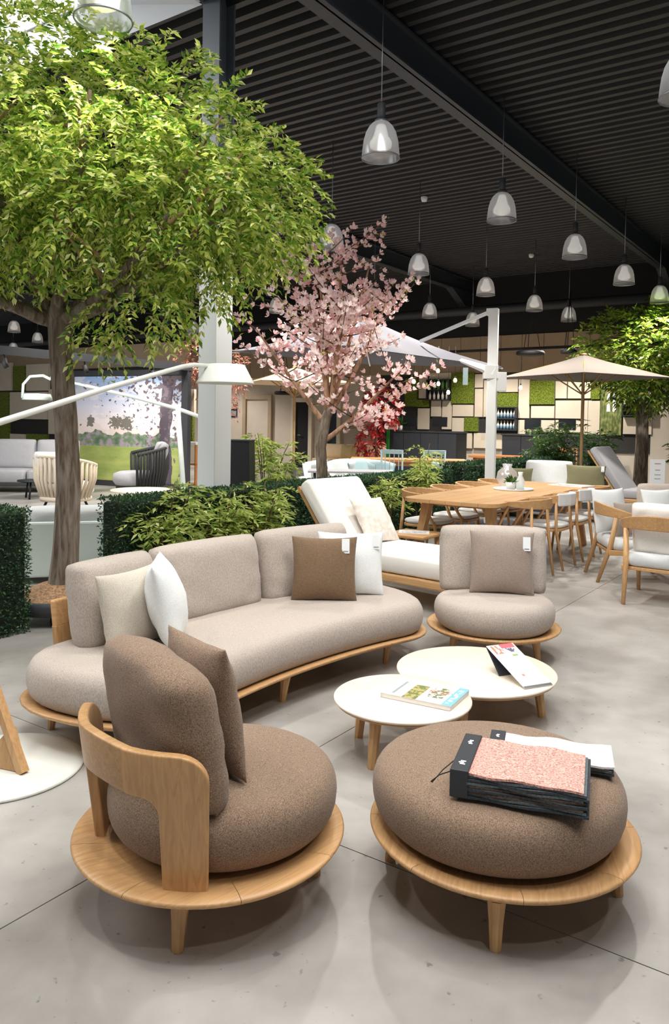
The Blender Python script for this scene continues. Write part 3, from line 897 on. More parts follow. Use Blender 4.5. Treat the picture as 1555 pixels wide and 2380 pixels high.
# the two swatch books on the ottoman
def swatch_book(label, org, rz, spine_w, spine_l, length, thick, top_mat, n, z):
    t = thing('swatch_book', label, 'swatch book', (org[0], org[1], z), rz)
    MB().box(0, spine_w, -spine_l / 2, spine_l / 2, 0, thick + 0.006).build('spine', 'charcoal', t, bevel=0.003)
    h = thick / n
    for k in range(n):
        L = length * (1 - 0.02 * ((k * 7) % 3)); w = spine_l * (0.99 - 0.015 * ((k * 5) % 3))
        m = 10; vs = []; fs = []
        for j in range(2):
            for a in range(m + 1):
                for b_ in range(5):
                    x = spine_w - 0.004 + (L - spine_w) * a / m
                    sag = -0.35 * h * (k / n) * (a / m) ** 2
                    wv = h * 0.35 * math.sin(a * 1.3 + k * 1.9 + b_ * 0.6) * min(1, a / 2) * (0.4 if k < n - 1 else 1.0)
                    vs.append((x, -w / 2 + w * b_ / 4 + 0.004 * math.sin(a + k), k * h + (h * 0.8 if j else 0) + sag + (wv if j or k else 0) + 0.001))
        q = 5 * (m + 1)
        for a in range(m):
            for b_ in range(4):
                i0 = a * 5 + b_
                fs += [(q + i0, q + i0 + 5, q + i0 + 6, q + i0 + 1), (i0, i0 + 1, i0 + 6, i0 + 5)]
            fs += [(a * 5, a * 5 + 5, q + a * 5 + 5, q + a * 5), (a * 5 + 4, q + a * 5 + 4, q + a * 5 + 9, a * 5 + 9)]
        for b_ in range(4):
            i0 = m * 5 + b_
            fs.append((i0, i0 + 1, q + i0 + 1, q + i0))
        MB().add(vs, fs).build('swatch', top_mat if k == n - 1 else SW[k % len(SW)], t)
    return t
fabric('swatch_pink', (208, 156, 145), 0.5, 170)
fabric('swatch_white', (240, 240, 242), 0.05, 120)
fabric('swatch_dark', (62, 66, 70), 0.3, 150)
fabric('swatch_grey', (96, 106, 110), 0.3, 150)
fabric('swatch_taupe', (90, 78, 70), 0.3, 150)
SW = ['swatch_dark', 'swatch_grey', 'swatch_taupe', 'swatch_dark', 'swatch_taupe', 'swatch_grey']
sb = swatch_book('thick fabric swatch book with rose pink top sample and black spine on the ottoman', (0.405, 2.405), R(-19), 0.055, 0.285, 0.40, 0.078, 'swatch_pink', 9, 0.391)
def marks(parent, items, spine_w, top):
    """small white printed marks on the spine, too blurred in the photo to read as letters"""
    for y, wd, ln in items:
        for k in range(3):
            y0 = y - ln / 2 + ln * k / 3
            q = (-1 if k % 2 else 1) * wd * 0.15
            MB().box(spine_w / 2 - wd / 2 + q, spine_w / 2 + wd / 2 + q, y0, y0 + ln * 0.24, top + 0.0002, top + 0.0008).build('printed_mark', 'tag_white', parent)
marks(sb, [(-0.085, 0.016, 0.03), (0.075, 0.012, 0.035)], 0.055, 0.084)
MB().tube([(0.0, -0.1, 0.06), (-0.035, -0.12, 0.05), (-0.06, -0.12, 0.025), (-0.062, -0.09, 0.01), (-0.04, -0.04, 0.03), (0.0, 0.0, 0.06)], 0.0018, 6).build('cord', 'rubber', sb)
sb2 = swatch_book('slim white fabric swatch book lying behind the pink one on the ottoman', (0.545, 2.605), R(-16), 0.05, 0.17, 0.40, 0.034, 'swatch_white', 4, 0.391)
marks(sb2, [(0.035, 0.009, 0.026)], 0.05, 0.04)

# overhanging floor lamp at the left edge: disc base, teak A-leg, white arm and flat shade
fl = thing('floor_lamp', 'white overhanging floor lamp with teak leg on a white disc base, at the left edge', 'floor lamp', (-1.40, 3.26, 0))
MB().lathe([(0, 0), (0.335, 0), (0.34, 0.006), (0.335, 0.014), (0.30, 0.018), (0, 0.02)], 56).build('base', 'lamp_white', fl)
MB().tube([(0.13, -0.09, 0.02), (-0.06, 0.02, 0.40), (-0.34, 0.18, 1.25)], [0.026, 0.024, 0.022], 4, square=True).build('leg', 'teak_up', fl)
MB().add([(0.12, -0.09, 0.022), (-0.09, -0.02, 0.022), (0.055, -0.05, 0.19), (0.135, -0.06, 0.022), (-0.075, 0.01, 0.022), (0.07, -0.02, 0.19)],
         [(0, 1, 2), (3, 5, 4), (0, 3, 4, 1), (1, 4, 5, 2), (2, 5, 3, 0)]).build('brace', 'teak_up', fl)
loc0 = Vector((-1.40, 3.26, 0))
A0 = at_y(-130, 1018, 3.45) - loc0; A1 = at_y(0, 981, 3.6) - loc0; A2 = at_y(425, 852, 4.8) - loc0; A3 = at_y(450, 848, 4.9) - loc0; A4 = at_y(495, 851, 5.0) - loc0
MB().tube([A0, A1, (A1 + A2) / 2 + Vector((0, 0, 0.008)), A2, A3, A4], [0.017, 0.0165, 0.0155, 0.015, 0.015, 0.014], 10).build('arm', 'lamp_white', fl)
MB().tube([(-0.34, 0.18, 1.22), A0], 0.018, 8).build('joint', 'lamp_white', fl)
shp = at_y(524, 868, 5.05) - loc0
MB().lathe([(0.115, 0.058), (0.125, 0.056), (0.185, -0.058), (0.19, -0.066), (0.186, -0.066), (0.12, 0.048), (0.0, 0.05)], 48, shp).lathe([(0, 0.056), (0.125, 0.056)], 48, shp).build('shade', 'lamp_white', fl)

# ================================================================ middle ground
# white daybed on a teak frame
DA = math.atan2(-0.65, 0.76)
def daybed(label, hinge_far, ang, fab, width=0.75, seat=1.3, back=0.78, incl=52):
    """origin on the floor under the far end of the back hinge; local x to the foot, -y across towards the viewer"""
    t = thing('daybed', label, 'daybed', (hinge_far[0], hinge_far[1], 0), ang)
    W = width
    MB().box(-0.75, seat + 0.03, -W - 0.02, -W + 0.04, 0.20, 0.265).build('side_rail', 'teak', t, bevel=0.012)
    MB().box(-0.75, seat + 0.03, -0.04, 0.02, 0.20, 0.265).build('side_rail', 'teak', t, bevel=0.012)
    MB().box(seat - 0.03, seat + 0.03, -W + 0.04, -0.04, 0.20, 0.265).build('end_rail', 'teak', t, bevel=0.012)
    for x in (-0.68, seat - 0.1):
        for y in (-W + 0.01, -0.01):
            MB().tube([(x, y, 0), (x, y, 0.2)], [0.02, 0.03], 8).build('leg', 'teak_up', t)
    for k in range(7):
        x = 0.02 + k * (seat - 0.08) / 7
        MB().box(x, x + 0.11, -W + 0.04, -0.04, 0.245, 0.262).build('slat', 'teak', t)
    # seat mattress and raised backrest
    def pad(x0, x1, z0, z1, m=None, r=0.05):
        out = []
        for (cx_, cz_, st) in ((x1 - r, z1 - r, 0), (x0 + r, z1 - r, 1), (x0 + r, z0 + r, 2), (x1 - r, z0 + r, 3)):
            for i in range(5):
                a = PI / 2 * st + PI / 2 * i / 4
                out.append((cx_ + r * math.cos(a), cz_ + r * math.sin(a)))
        rows = []
        for y, ins in ((-W + 0.0, 0.05), (-W + 0.012, 0.02), (-W + 0.04, 0.0), (-0.04, 0.0), (-0.012, 0.02), (0.0, 0.05)):
            cxm, czm = (x0 + x1) / 2, (z0 + z1) / 2
            rows.append([Vector((cxm + (a - cxm) * (1 - ins / (x1 - x0)), y, czm + (b - czm) * (1 - ins / (z1 - z0)))) for a, b in out])
        if m is not None:
            rows = [[m @ p for p in r_] for r_ in rows]
        return MB().rings(rows)
    pad(0.0, seat, 0.265, 0.425).build('seat_mattress', fab, t)
    # local +x after the turn runs up and back
    M_ = Matrix.Translation((0.02, 0, 0.30)) @ Matrix.Rotation(R(180 + incl), 4, 'Y')
    pad(0.0, back, -0.14, 0.0, M_).build('back_mattress', fab, t)
    fr = MB().box(0.0, back, -W + 0.02, -W + 0.06, 0.005, 0.035, M_).box(0.0, back, -0.06, -0.02, 0.005, 0.035, M_)
    for k in range(5):
        fr.box(0.08 + k * 0.15, 0.15 + k * 0.15, -W + 0.06, -0.06, 0.01, 0.03, M_)
    fr.build('backrest_frame', 'teak', t)
    return t
db = daybed('white daybed with raised back on a teak frame behind the curved sofa', (0.51, 7.25), DA, 'cream_fabric')
fabric('boucle', (236, 226, 216), 0.14, 24)
ax = Vector((math.cos(DA), math.sin(DA), 0)); bx_ = Vector((-math.sin(DA), math.cos(DA), 0))
top_pillow('throw_pillow', 'pale textured boucle pillow resting against the raised back of the white daybed', 0.46, 0.46, 0.14, Vector((0.51, 7.25, 0.425)) + ax * 0.17 - bx_ * 0.27, DA + R(90), R(33), 'boucle', seed=41, roll=R(3))
# small teak side table with an open magazine, behind the daybed
st = thing('side_table', 'small square teak side table beside the white daybed', 'side table', (0.80, 7.62, 0), -TH)
MB().box(-0.22, 0.22, -0.22, 0.22, 0.385, 0.42).build('tabletop', 'teak', st, bevel=0.012, seg=3)
for x in (-0.17, 0.17):
    for y in (-0.17, 0.17):
        MB().tube([(x, y, 0), (x, y, 0.39)], 0.02, 8).build('leg', 'teak_up', st)
printed('leaflet_print', (236, 238, 240), [(0.1, 0.9, 0.1, 0.5, (130, 140, 150), 8), (0.1, 0.9, 0.6, 0.9, (190, 194, 200), 14)])
tag(MB().box(-0.15, 0.15, -0.1, 0.1, 0, 0.008).build('magazine', 'leaflet_print', loc=(0.80, 7.62, 0.4205), rot=(0, 0, R(-8))), 'open grey and white magazine on the small teak side table', 'magazine')

# dining table with curved-back chairs on both sides
TBL = Vector((1.5, 7.19, 0))
def tb(u, v, z=0.0):     # u along the table, v across, away from the viewer
    return Vector((TBL.x + u * UX - v * UY, TBL.y + u * UY + v * UX, z))
dt = thing('dining_table', 'long teak dining table with rounded corners and splayed legs', 'dining table', tb(0, 0), -TH)
def rrect(x0, x1, y0, y1, r, n=6):
    o = []
    for cx_, cy_, k in ((x1 - r, y1 - r, 0), (x0 + r, y1 - r, 1), (x0 + r, y0 + r, 2), (x1 - r, y0 + r, 3)):
        for i in range(n + 1):
            a = PI / 2 * (k + i / n); o.append((cx_ + r * math.cos(a), cy_ + r * math.sin(a)))
    return o
NB = 6   # boards of the top
LEN, WID = 3.2, 1.02
full = rrect(-WID, 0, 0, LEN, 0.16)
def clip_board(x0, x1):
    def cut(poly, x, keep):
        out = []
        for i in range(len(poly)):
            a, b = poly[i], poly[(i + 1) % len(poly)]
            ina, inb = keep(a[0]), keep(b[0])
            if ina: out.append(a)
            if ina != inb:
                q = (x - a[0]) / (b[0] - a[0]); out.append((x, a[1] + (b[1] - a[1]) * q))
        return out
    p = cut(full, x0, lambda v: v >= x0 - 1e-9)
    return cut(p, x1, lambda v: v <= x1 + 1e-9)
for k in range(NB):
    a = -WID + k * WID / NB; b = a + WID / NB
    MB().prism(clip_board(a + 0.0015, b - 0.0015), 0.715, 0.75).build('board', 'teak', dt).rotation_euler = (0, 0, 0)
MB().box(-WID + 0.16, -0.16, 0.35, LEN - 0.35, 0.66, 0.713).build('apron', 'teak', dt)
for x, y, dx, dy in ((-0.17, 0.3, 0.1, -0.12), (-WID + 0.17, 0.3, -0.1, -0.12), (-0.17, LEN - 0.3, 0.1, 0.12), (-WID + 0.17, LEN - 0.3, -0.1, 0.12)):
    MB().tube([(x + dx, y + dy, 0), (x, y, 0.715)], [0.035, 0.065], 4, square=True).build('leg', 'teak_up', dt)
def make_dining_chair(label, wrap=False):
    """curved rail carried by splayed back legs, round seat pad; local +x is forward"""
    t = thing('dining_chair', label, 'chair', (0, 0, 0), 0, 'dining chairs')
    pts = []
    for i in range(15):
        a = R(72 + 216 * i / 14)
        pts.append((0.27 * math.cos(a) * 0.95 - 0.02, 0.285 * math.sin(a), 0.735 - 0.02 * math.cos(a) * 0))
    mb = MB(); vs = []; fs = []
    for i, p in enumerate(pts):
        d = Vector((p[0] + 0.02, p[1], 0)).normalized()
        hh = 0.022 + 0.028 * math.sin(PI * i / 14)
        for q, z in ((-0.013, -hh), (0.013, -hh), (0.018, hh), (-0.008, hh)):
            vs.append((p[0] + d.x * q, p[1] + d.y * q, p[2] + z))
    for i in range(14):
        for k in range(4):
            fs.append((i * 4 + k, i * 4 + (k + 1) % 4, i * 4 + 4 + (k + 1) % 4, i * 4 + 4 + k))
    fs += [(3, 2, 1, 0), (56, 57, 58, 59)]
    mb.add(vs, fs).build('backrest_rail', 'teak', t, bevel=0.006)
    if wrap:
        wv = []; wf = []
        for i in range(4, 11):
            p = pts[i]; d = Vector((p[0] + 0.02, p[1], 0)).normalized()
            for q, z in ((-0.03, -0.07), (0.032, -0.07), (0.034, 0.06), (-0.028, 0.06)):
                wv.append((p[0] + d.x * q, p[1] + d.y * q, p[2] + z))
        for i in range(6):
            for k in range(4):
                wf.append((i * 4 + k, i * 4 + (k + 1) % 4, i * 4 + 4 + (k + 1) % 4, i * 4 + 4 + k))
        wf += [(3, 2, 1, 0), (24, 25, 26, 27)]
        MB().add(wv, wf).build('white_wrap', 'pale_fabric', t, bevel=0.012)
    for s in (-1, 1):
        MB().tube([(-0.27, 0.20 * s, 0), (-0.20, 0.235 * s, 0.41), (-0.185, 0.215 * s, 0.72)], [0.013, 0.018, 0.015], 8).build('leg', 'teak_up', t)
        MB().tube([(0.24, 0.235 * s, 0), (0.19, 0.21 * s, 0.42), (0.02, 0.268 * s, 0.72)], [0.013, 0.018, 0.014], 8).build('leg', 'teak_up', t)
    MB().prism(rrect(-0.22, 0.24, -0.23, 0.23, 0.12), 0.395, 0.425).build('seat', 'teak', t, bevel=0.006)
    MB().rings([[(x * k, y * k, z) for x, y in rrect(-0.22, 0.24, -0.23, 0.23, 0.14)] for k, z in ((0.93, 0.426), (1.0, 0.436), (1.01, 0.452), (0.97, 0.466), (0.8, 0.472), (0.3, 0.474))]).build('seat_pad', 'pale_fabric', t)
    return t
proto = make_dining_chair('teak dining chair nearest the beige lounge chair, on the near side of the long table')
wrapc = make_dining_chair('second teak chair on the near side of the dining table, its backrest wrapped in white', True)
to_table = R(180) - TH           # near side chairs face the table
proto.location = tb(0.62, -0.02); proto.rotation_euler = (0, 0, to_table)
wrapc.location = tb(1.32, -0.02); wrapc.rotation_euler = (0, 0, to_table)
dup(wrapc, tb(2.0, -0.02), to_table, 'third teak chair on the near side of the dining table, its backrest wrapped in white')
dup(proto, tb(2.68, -0.02), to_table, 'fourth teak dining chair on the near side, at the far end of the long table')
for k, (u_, lb) in enumerate(((0.72, 'teak chair at the left corner of the dining table, nearest of the hedge-side row'), (1.38, 'second teak chair of the far row along the hedge'), (2.04, 'third teak chair of the far row along the hedge'), (2.7, 'fourth and farthest teak chair of the far row, near the white umbrella pole'))):
    dup(proto, tb(u_, 1.07), -TH, lb)
# decoration tray on the table
tr = thing('serving_tray', 'round white tray in the middle of the dining table', 'tray', tb(1.75, 0.52, 0.75))
MB().lathe([(0, 0.0), (0.22, 0.0), (0.23, 0.02), (0.222, 0.02), (0.215, 0.008), (0, 0.008)], 32).build('dish', 'white_paint', tr)
def pot(label, loc, r, h, nleaf, mat='white_paint', leafmat='shrub_leaf_dark', size=0.05):
    t = thing('potted_plant', label, 'plant', loc)
    MB().lathe([(0, 0), (r * 0.8, 0), (r, h), (r * 0.92, h), (r * 0.85, h * 0.8), (0, h * 0.8)], 20).build('pot', mat, t)
    d = rng.normal(size=(nleaf, 3)); d[:, 2] = abs(d[:, 2]) + 0.3; d /= np.linalg.norm(d, axis=1, keepdims=True)
    leaves(np.array([0, 0, h * 0.8]) + d * rng.uniform(0.0, r * 1.1, nleaf)[:, None], d, size, size * 0.3, 'foliage', leafmat, t)
    return t
pot('small white pot of herbs on the left of the table tray', tb(1.62, 0.5, 0.7585), 0.06, 0.09, 120)
pot('small green plant in a pot on the right of the table tray', tb(1.86, 0.56, 0.7585), 0.045, 0.06, 90, 'teak_dark')
cj = thing('carafe', 'pale glass carafe standing between the plants on the table tray', 'carafe', tb(1.76, 0.44, 0.7585))
MB().lathe([(0, 0), (0.045, 0), (0.05, 0.1), (0.022, 0.16), (0.03, 0.2), (0.024, 0.2), (0.0, 0.19)], 20).build('body', 'white_paint', cj)
vs_ = thing('glass_vase', 'clear grey bulbous vase behind the table tray', 'vase', tb(2.05, 0.72, 0.75))
MB().lathe([(0, 0), (0.07, 0.0), (0.13, 0.1), (0.11, 0.19), (0.05, 0.24), (0.06, 0.28), (0.05, 0.28), (0.0, 0.2)], 24).build('body', 'dome_glass', vs_)
tag(MB().box(-0.24, 0.24, -0.15, 0.15, 0, 0.01).build('price_folder', 'leaflet_print', loc=tb(2.85, 0.2, 0.7505), rot=(0, 0, R(-50))), 'white price folder at the far end of the dining table', 'folder')

# two round-backed teak armchairs cut by the right edge, with loose pillows on a small sofa between
def armchair(label, loc, rz, cushion=True):
    t = thing('armchair', label, 'armchair', loc, rz)
    pts = []; mb = MB(); vs = []; fs = []
    for i in range(19):
        a = R(60 + 240 * i / 18)
        pts.append((0.33 * math.cos(a), 0.37 * math.sin(a), 0.60 + 0.10 * (0.5 - 0.5 * math.cos(a + 0)) ** 1.5))
    for i, p in enumerate(pts):
        d = Vector((p[0], p[1], 0)).normalized(); hh = 0.022 + 0.04 * math.sin(PI * i / 18) ** 2
        for q, z in ((-0.016, -hh), (0.012, -hh), (0.02, hh), (-0.01, hh)):
            vs.append((p[0] + d.x * q, p[1] + d.y * q, p[2] + z))
    for i in range(18):
        for k in range(4):
            fs.append((i * 4 + k, i * 4 + (k + 1) % 4, i * 4 + 4 + (k + 1) % 4, i * 4 + 4 + k))
    fs += [(3, 2, 1, 0), (72, 73, 74, 75)]
    mb.add(vs, fs).build('armrest_rail', 'teak', t, bevel=0.008)
    for s in (-1, 1):
        MB().tube([(-0.36, 0.25 * s, 0), (-0.25, 0.27 * s, 0.36), (-0.21, 0.29 * s, 0.63)], [0.017, 0.026, 0.022], 8).build('leg', 'teak_up', t)
        MB().tube([(0.33, 0.33 * s, 0), (0.27, 0.32 * s, 0.36), (0.13, 0.335 * s, 0.60)], [0.017, 0.026, 0.02], 8).build('leg', 'teak_up', t)
        MB().box(-0.27, 0.3, 0.29 * s - 0.015, 0.29 * s + 0.015, 0.27, 0.32).build('side_rail', 'teak', t, bevel=0.006)
    MB().prism(rrect(-0.26, 0.32, -0.3, 0.3, 0.1), 0.28, 0.31).build('seat_frame', 'teak', t, bevel=0.006)
    MB().rings([[(0.02 + x * k, y * k, z) for x, y in rrect(-0.29, 0.33, -0.32, 0.32, 0.12)] for k, z in ((0.9, 0.312), (0.97, 0.33), (0.99, 0.37), (0.96, 0.415), (0.85, 0.43), (0.3, 0.432))]).build('seat_cushion', 'pale_fabric', t)
    if cushion: place_pillow(t, 0.5, 0.44, 0.14, (-0.12, 0, 0.42), R(90), R(10), 'cream_fabric', 'back_cushion', True, 51)
    return t
armchair('round-backed teak armchair with cream cushion, cut off by the right edge', (2.88, 6.63, 0), R(52))
armchair('round-backed teak armchair holding white and mauve pillows, behind the one at the edge', (2.93, 7.62, 0), R(-5), False)
top_pillow('throw_pillow', 'fluffy white pillow at the left of the pillow group on the teak armchair', 0.46, 0.44, 0.16, Vector((2.80, 7.74, 0.44)), R(30), R(10), 'white_fabric', seed=61)
top_pillow('throw_pillow', 'small mauve grey pillow in front of the fluffy white one on the teak armchair', 0.34, 0.33, 0.13, Vector((2.90, 7.52, 0.435)), R(14), R(8), 'taupe_fabric', seed=62)
sm = thing('loveseat', 'beige loveseat with pillows behind the armchairs, cut off by the right edge', 'sofa', (3.95, 8.35, 0), R(-12))
MB().box(-0.6, 0.6, -0.38, 0.38, 0.16, 0.3).build('base', 'teak', sm, bevel=0.01)
MB().rings([[(x * k, y * k, z) for x, y in rrect(-0.6, 0.6, -0.38, 0.38, 0.1)] for k, z in ((0.94, 0.302), (1.0, 0.32), (1.0, 0.40), (0.97, 0.43), (0.5, 0.435))]).build('seat_cushion', 'beige_fabric', sm)
place_pillow(sm, 1.15, 0.46, 0.2, (0.0, 0.25, 0.41), 0, R(12), 'beige_fabric', 'back_cushion', True, 63)
for x in (-0.52, 0.52):
    for y in (-0.3, 0.3):
        MB().tube([(x, y, 0), (x, y, 0.17)], 0.025, 8).build('leg', 'teak_up', sm)
top_pillow('throw_pillow', 'crisp white pillow standing on the beige loveseat by the right edge', 0.44, 0.42, 0.15, Vector((3.52, 8.2, 0.435)), R(20), R(18), 'white_fabric', seed=64)
top_pillow('throw_pillow', 'beige pillow leaning beside the crisp white one on the loveseat', 0.46, 0.43, 0.16, Vector((3.92, 8.18, 0.435)), R(-8), R(20), 'beige_fabric', seed=65)

# grey daybed further right, with a white display stand on it
db2 = daybed('light grey daybed with raised back on teak, beyond the dining table at right', (5.38, 13.95), R(-38), 'grey_fabric', 0.8, 1.5, 0.95, 55)
ds_ = thing('display_stand', 'upright white info stand with black foot on the grey daybed', 'sign', (5.56, 13.3, 0.426), R(-10))
MB().box(-0.17, 0.17, -0.06, 0.06, 0, 0.03).build('foot', 'black_plastic', ds_)
printed('info_print', (240, 244, 248), [(0.2, 0.8, 0.75, 0.8, (210, 120, 120)), (0.25, 0.75, 0.6, 0.63, (210, 120, 120))])
MB().box(-0.12, 0.12, -0.01, 0.01, 0.03, 0.52).build('board', 'tag_white', ds_)
for z, c in ((0.44, 0.05), (0.33, 0.04), (0.25, 0.05), (0.18, 0.05)):
    MB().box(-c, c, -0.012, -0.01, z, z + 0.012).build('print_line', 'terracotta' if z > 0.3 else 'print_grey', ds_)

# sofa with pale and olive cushions behind the dining table
gs = thing('garden_sofa', 'garden sofa with pale and olive cushions behind the far end of the dining table', 'sofa', (3.65, 12.55, 0), R(-24))
MB().box(-0.95, 0.95, -0.4, 0.4, 0.12, 0.3).build('base', 'dark_grey', gs, bevel=0.01)
for k in range(2):
    MB().rings([[(-0.475 + 0.95 * k + x * q, y * q, z) for x, y in rrect(-0.47, 0.47, -0.4, 0.4, 0.08)] for q, z in ((0.95, 0.302), (1, 0.32), (1, 0.40), (0.96, 0.43), (0.4, 0.435))]).build('seat_cushion', 'pale_fabric', gs)
place_pillow(gs, 0.75, 0.5, 0.18, (-0.2, 0.2, 0.42), 0, R(10), 'pale_fabric', 'back_cushion', True, 71)
top_pillow('throw_pillow', 'olive green pillow with white tag at the right of the garden sofa', 0.62, 0.44, 0.16, Vector((4.02, 12.37, 0.44)), R(-24), R(10), 'olive_fabric', seed=72, tagpos=(0.26, 0.42))
top_pillow('throw_pillow', 'dark olive pillow at the left of the garden sofa', 0.55, 0.36, 0.16, Vector((2.98, 12.7, 0.44)), R(-24), R(10), 'olive_fabric', seed=73)

# ================================================================ planting
def hedge(label, u0, u1, s_front, depth, h, n, leaf=0.03):
    t = thing('box_hedge', label, 'hedge', US(u0, s_front), -TH, 'box hedges')
    L = u1 - u0
    MB().box(-depth + 0.02, -0.02, 0.02, L - 0.02, 0.03, h - 0.03).build('core', 'hedge_core', t, bevel=0.03)
    # leaves over front, top and both ends
    faces = [(L * h, 0), (L * depth, 1), (depth * h, 2), (depth * h, 3), (L * h * 0.3, 4)]
    tot = sum(a for a, _ in faces)
    P_, D_ = [], []
    for a, k in faces:
        m = int(n * a / tot)
        p = rng.random((m, 2)); j = rng.uniform(-0.03, 0.006, m)
        if k == 0: q = np.stack([j, p[:, 0] * L, p[:, 1] * h], 1); nn = (1, 0, 0.2)
        if k == 1: q = np.stack([-p[:, 0] * depth, p[:, 1] * L, h + j], 1); nn = (0, 0, 1)
        if k == 2: q = np.stack([-p[:, 0] * depth, -j, p[:, 1] * h], 1); nn = (0, -1, 0.2)
        if k == 3: q = np.stack([-p[:, 0] * depth, L + j, p[:, 1] * h], 1); nn = (0, 1, 0.2)
        if k == 4: q = np.stack([-depth - j, p[:, 0] * L, p[:, 1] * h], 1); nn = (-1, 0, 0.2)
        P_.append(q); D_.append(np.array(nn) + rng.normal(size=(m, 3)) * 0.75)
    P_ = np.concatenate(P_); D_ = np.concatenate(D_)
    # pull corners round
    leaves(P_, D_, leaf, leaf * 0.62, 'foliage', 'hedge_leaf', t)
    return t
hedge('clipped dark green box hedge at the left edge, in front of the big tree', 1.3, 3.2, -4.78, 0.36, 0.86, 22000, 0.021)
hedge('clipped box hedge behind the left half of the curved sofa, with feathery shrubs over it', 4.02, 6.35, -4.78, 0.32, 0.86, 18000, 0.024)
hedge('long clipped box hedge running behind the white daybed to the dining table', 6.38, 9.75, -4.78, 0.32, 0.86, 20000, 0.027)
hedge('far box hedge behind the dining table and white umbrella pole', 11.0, 16.4, -5.2, 0.4, 0.86, 16000, 0.042)

def crown_points(n, c, rad, shell=0.45, flat=0.0, seed=0):
    d = rng.normal(size=(n, 3)); d /= np.linalg.norm(d, axis=1, keepdims=True)
    r = shell + (1 - shell) * rng.random(n) ** 0.6
    return np.array(c) + d * r[:, None] * np.array(rad), d

# big tree on a wheeled tub, left
TT = US(3.58, -4.96)
tree = thing('olive_ash_tree', 'big leafy tree with pale forked trunk on a wheeled black tub, at the left', 'tree', TT)
tr_pts = [(0.0, 0, 0.16), (0.012, 0, 0.24), (0.03, 0, 0.5), (0.05, 0.0, 1.0), (0.025, 0, 1.5), (-0.015, 0, 1.95), (-0.02, 0, 2.18), (-0.01, 0, 2.3)]
MB().tube(tr_pts, [0.14, 0.112, 0.096, 0.088, 0.084, 0.083, 0.09, 0.1], 18).build('trunk', 'bark', tree)
fork = Vector((-0.02, 0, 2.22))
def limb(p0, p1, r0, r1, sag=0.12, n=9, wob=0.03, seed=0):
    rr = random.Random(seed); pts = []; rad = []
    for i in range(n):
        q = i / (n - 1)
        p = Vector(p0).lerp(Vector(p1), q) + Vector((0, 0, -sag * 4 * q * (1 - q))) + Vector((rr.uniform(-1, 1), rr.uniform(-1, 1), rr.uniform(-1, 1))) * wob * math.sin(PI * q)
        pts.append(p); rad.append(r0 + (r1 - r0) * q)
    return MB().tube(pts, rad, 10), pts
limb_ends = [(-1.5, -0.2, 3.0), (-0.9, 0.5, 3.5), (-0.65, -0.5, 3.9), (0.15, 0.3, 4.0), (0.35, -0.5, 3.7), (1.0, 0.1, 3.55), (1.25, -0.3, 3.0), (0.75, 0.6, 3.2), (-1.1, -0.6, 2.8), (0.9, -0.6, 2.85)]
for k, e in enumerate(limb_ends):
    mb, pts = limb(fork + Vector((0.04 * math.cos(k), 0.04 * math.sin(k), -0.02)), e, 0.052, 0.016, 0.1, seed=k)
    br_ = mb.build('branch', 'bark', tree)
    for j in range(4):
        a = pts[4 + j]
        rr = random.Random(k * 10 + j)
        e2 = Vector(a) + Vector((rr.uniform(-0.5, 0.5), rr.uniform(-0.5, 0.5), rr.uniform(0.15, 0.55)))
        mb2, _ = limb(a, e2, 0.016, 0.006, 0.03, 6, 0.02, seed=k * 7 + j)
        mb2.build('twig', 'bark_light', br_)
# crown: overlapping lobes, hollow below like the photo's dome
lobes = [((-0.9, 0, 3.5), (0.95, 0.9, 0.85), 640), ((-0.2, -0.2, 3.68), (0.95, 0.9, 0.72), 720), ((0.55, 0, 3.48), (0.85, 0.8, 0.76), 660), ((1.05, -0.1, 3.15), (0.7, 0.7, 0.6), 380),
         ((1.4, 0.05, 3.12), (0.45, 0.5, 0.45), 230), ((-1.4, -0.1, 3.0), (0.7, 0.7, 0.7), 300), ((0.35, -0.3, 2.95), (1.0, 0.7, 0.45), 420), ((-0.6, -0.3, 2.95), (0.8, 0.7, 0.45), 330), ((0.62, -0.2, 2.35), (0.4, 0.35, 0.25), 70), ((0.3, -0.15, 2.2), (0.18, 0.2, 0.22), 22), ((1.0, -0.1, 2.62), (0.4, 0.4, 0.3), 100)]
PP, DD = [], []
for c, rad, n in lobes:
    p, d = crown_points(n, c, rad, 0.35)
    d = d * 0.8 + np.array([0, 0, -0.15]) + rng.normal(size=d.shape) * 0.3
    PP.append(p); DD.append(d)
PP = np.concatenate(PP); DD = np.concatenate(DD)
pos, ld = sprays(PP, DD, 14, 0.2, 0.08)
leaves(pos, ld, 0.06, 0.025, 'foliage', 'tree_leaf', tree)
tub = thing('tree_tub', 'low black wheeled tub filled with bark mulch under the big tree', 'planter', TT)
MB().lathe([(0.0, 0.075), (0.33, 0.075), (0.37, 0.09), (0.385, 0.15), (0.375, 0.185), (0.35, 0.185), (0.34, 0.17), (0, 0.165)], 40).build('tub', 'planter_black', tub)
MB().lathe([(0.36, 0.176), (0.28, 0.2), (0.2, 0.235), (0.14, 0.26), (0.0, 0.28)], 28, rib=0.02).build('mulch', 'mulch', tub)
for k in range(4):
    a = R(-80 + 90 * k)
    MB().tube([(0.27 * math.cos(a) - 0.02, 0.27 * math.sin(a), 0.04), (0.27 * math.cos(a) + 0.02, 0.27 * math.sin(a), 0.04)], 0.04, 12).box(0.27 * math.cos(a) - 0.015, 0.27 * math.cos(a) + 0.015, 0.27 * math.sin(a) - 0.03, 0.27 * math.sin(a) + 0.03, 0.05, 0.08).build('castor', 'rubber', tub)

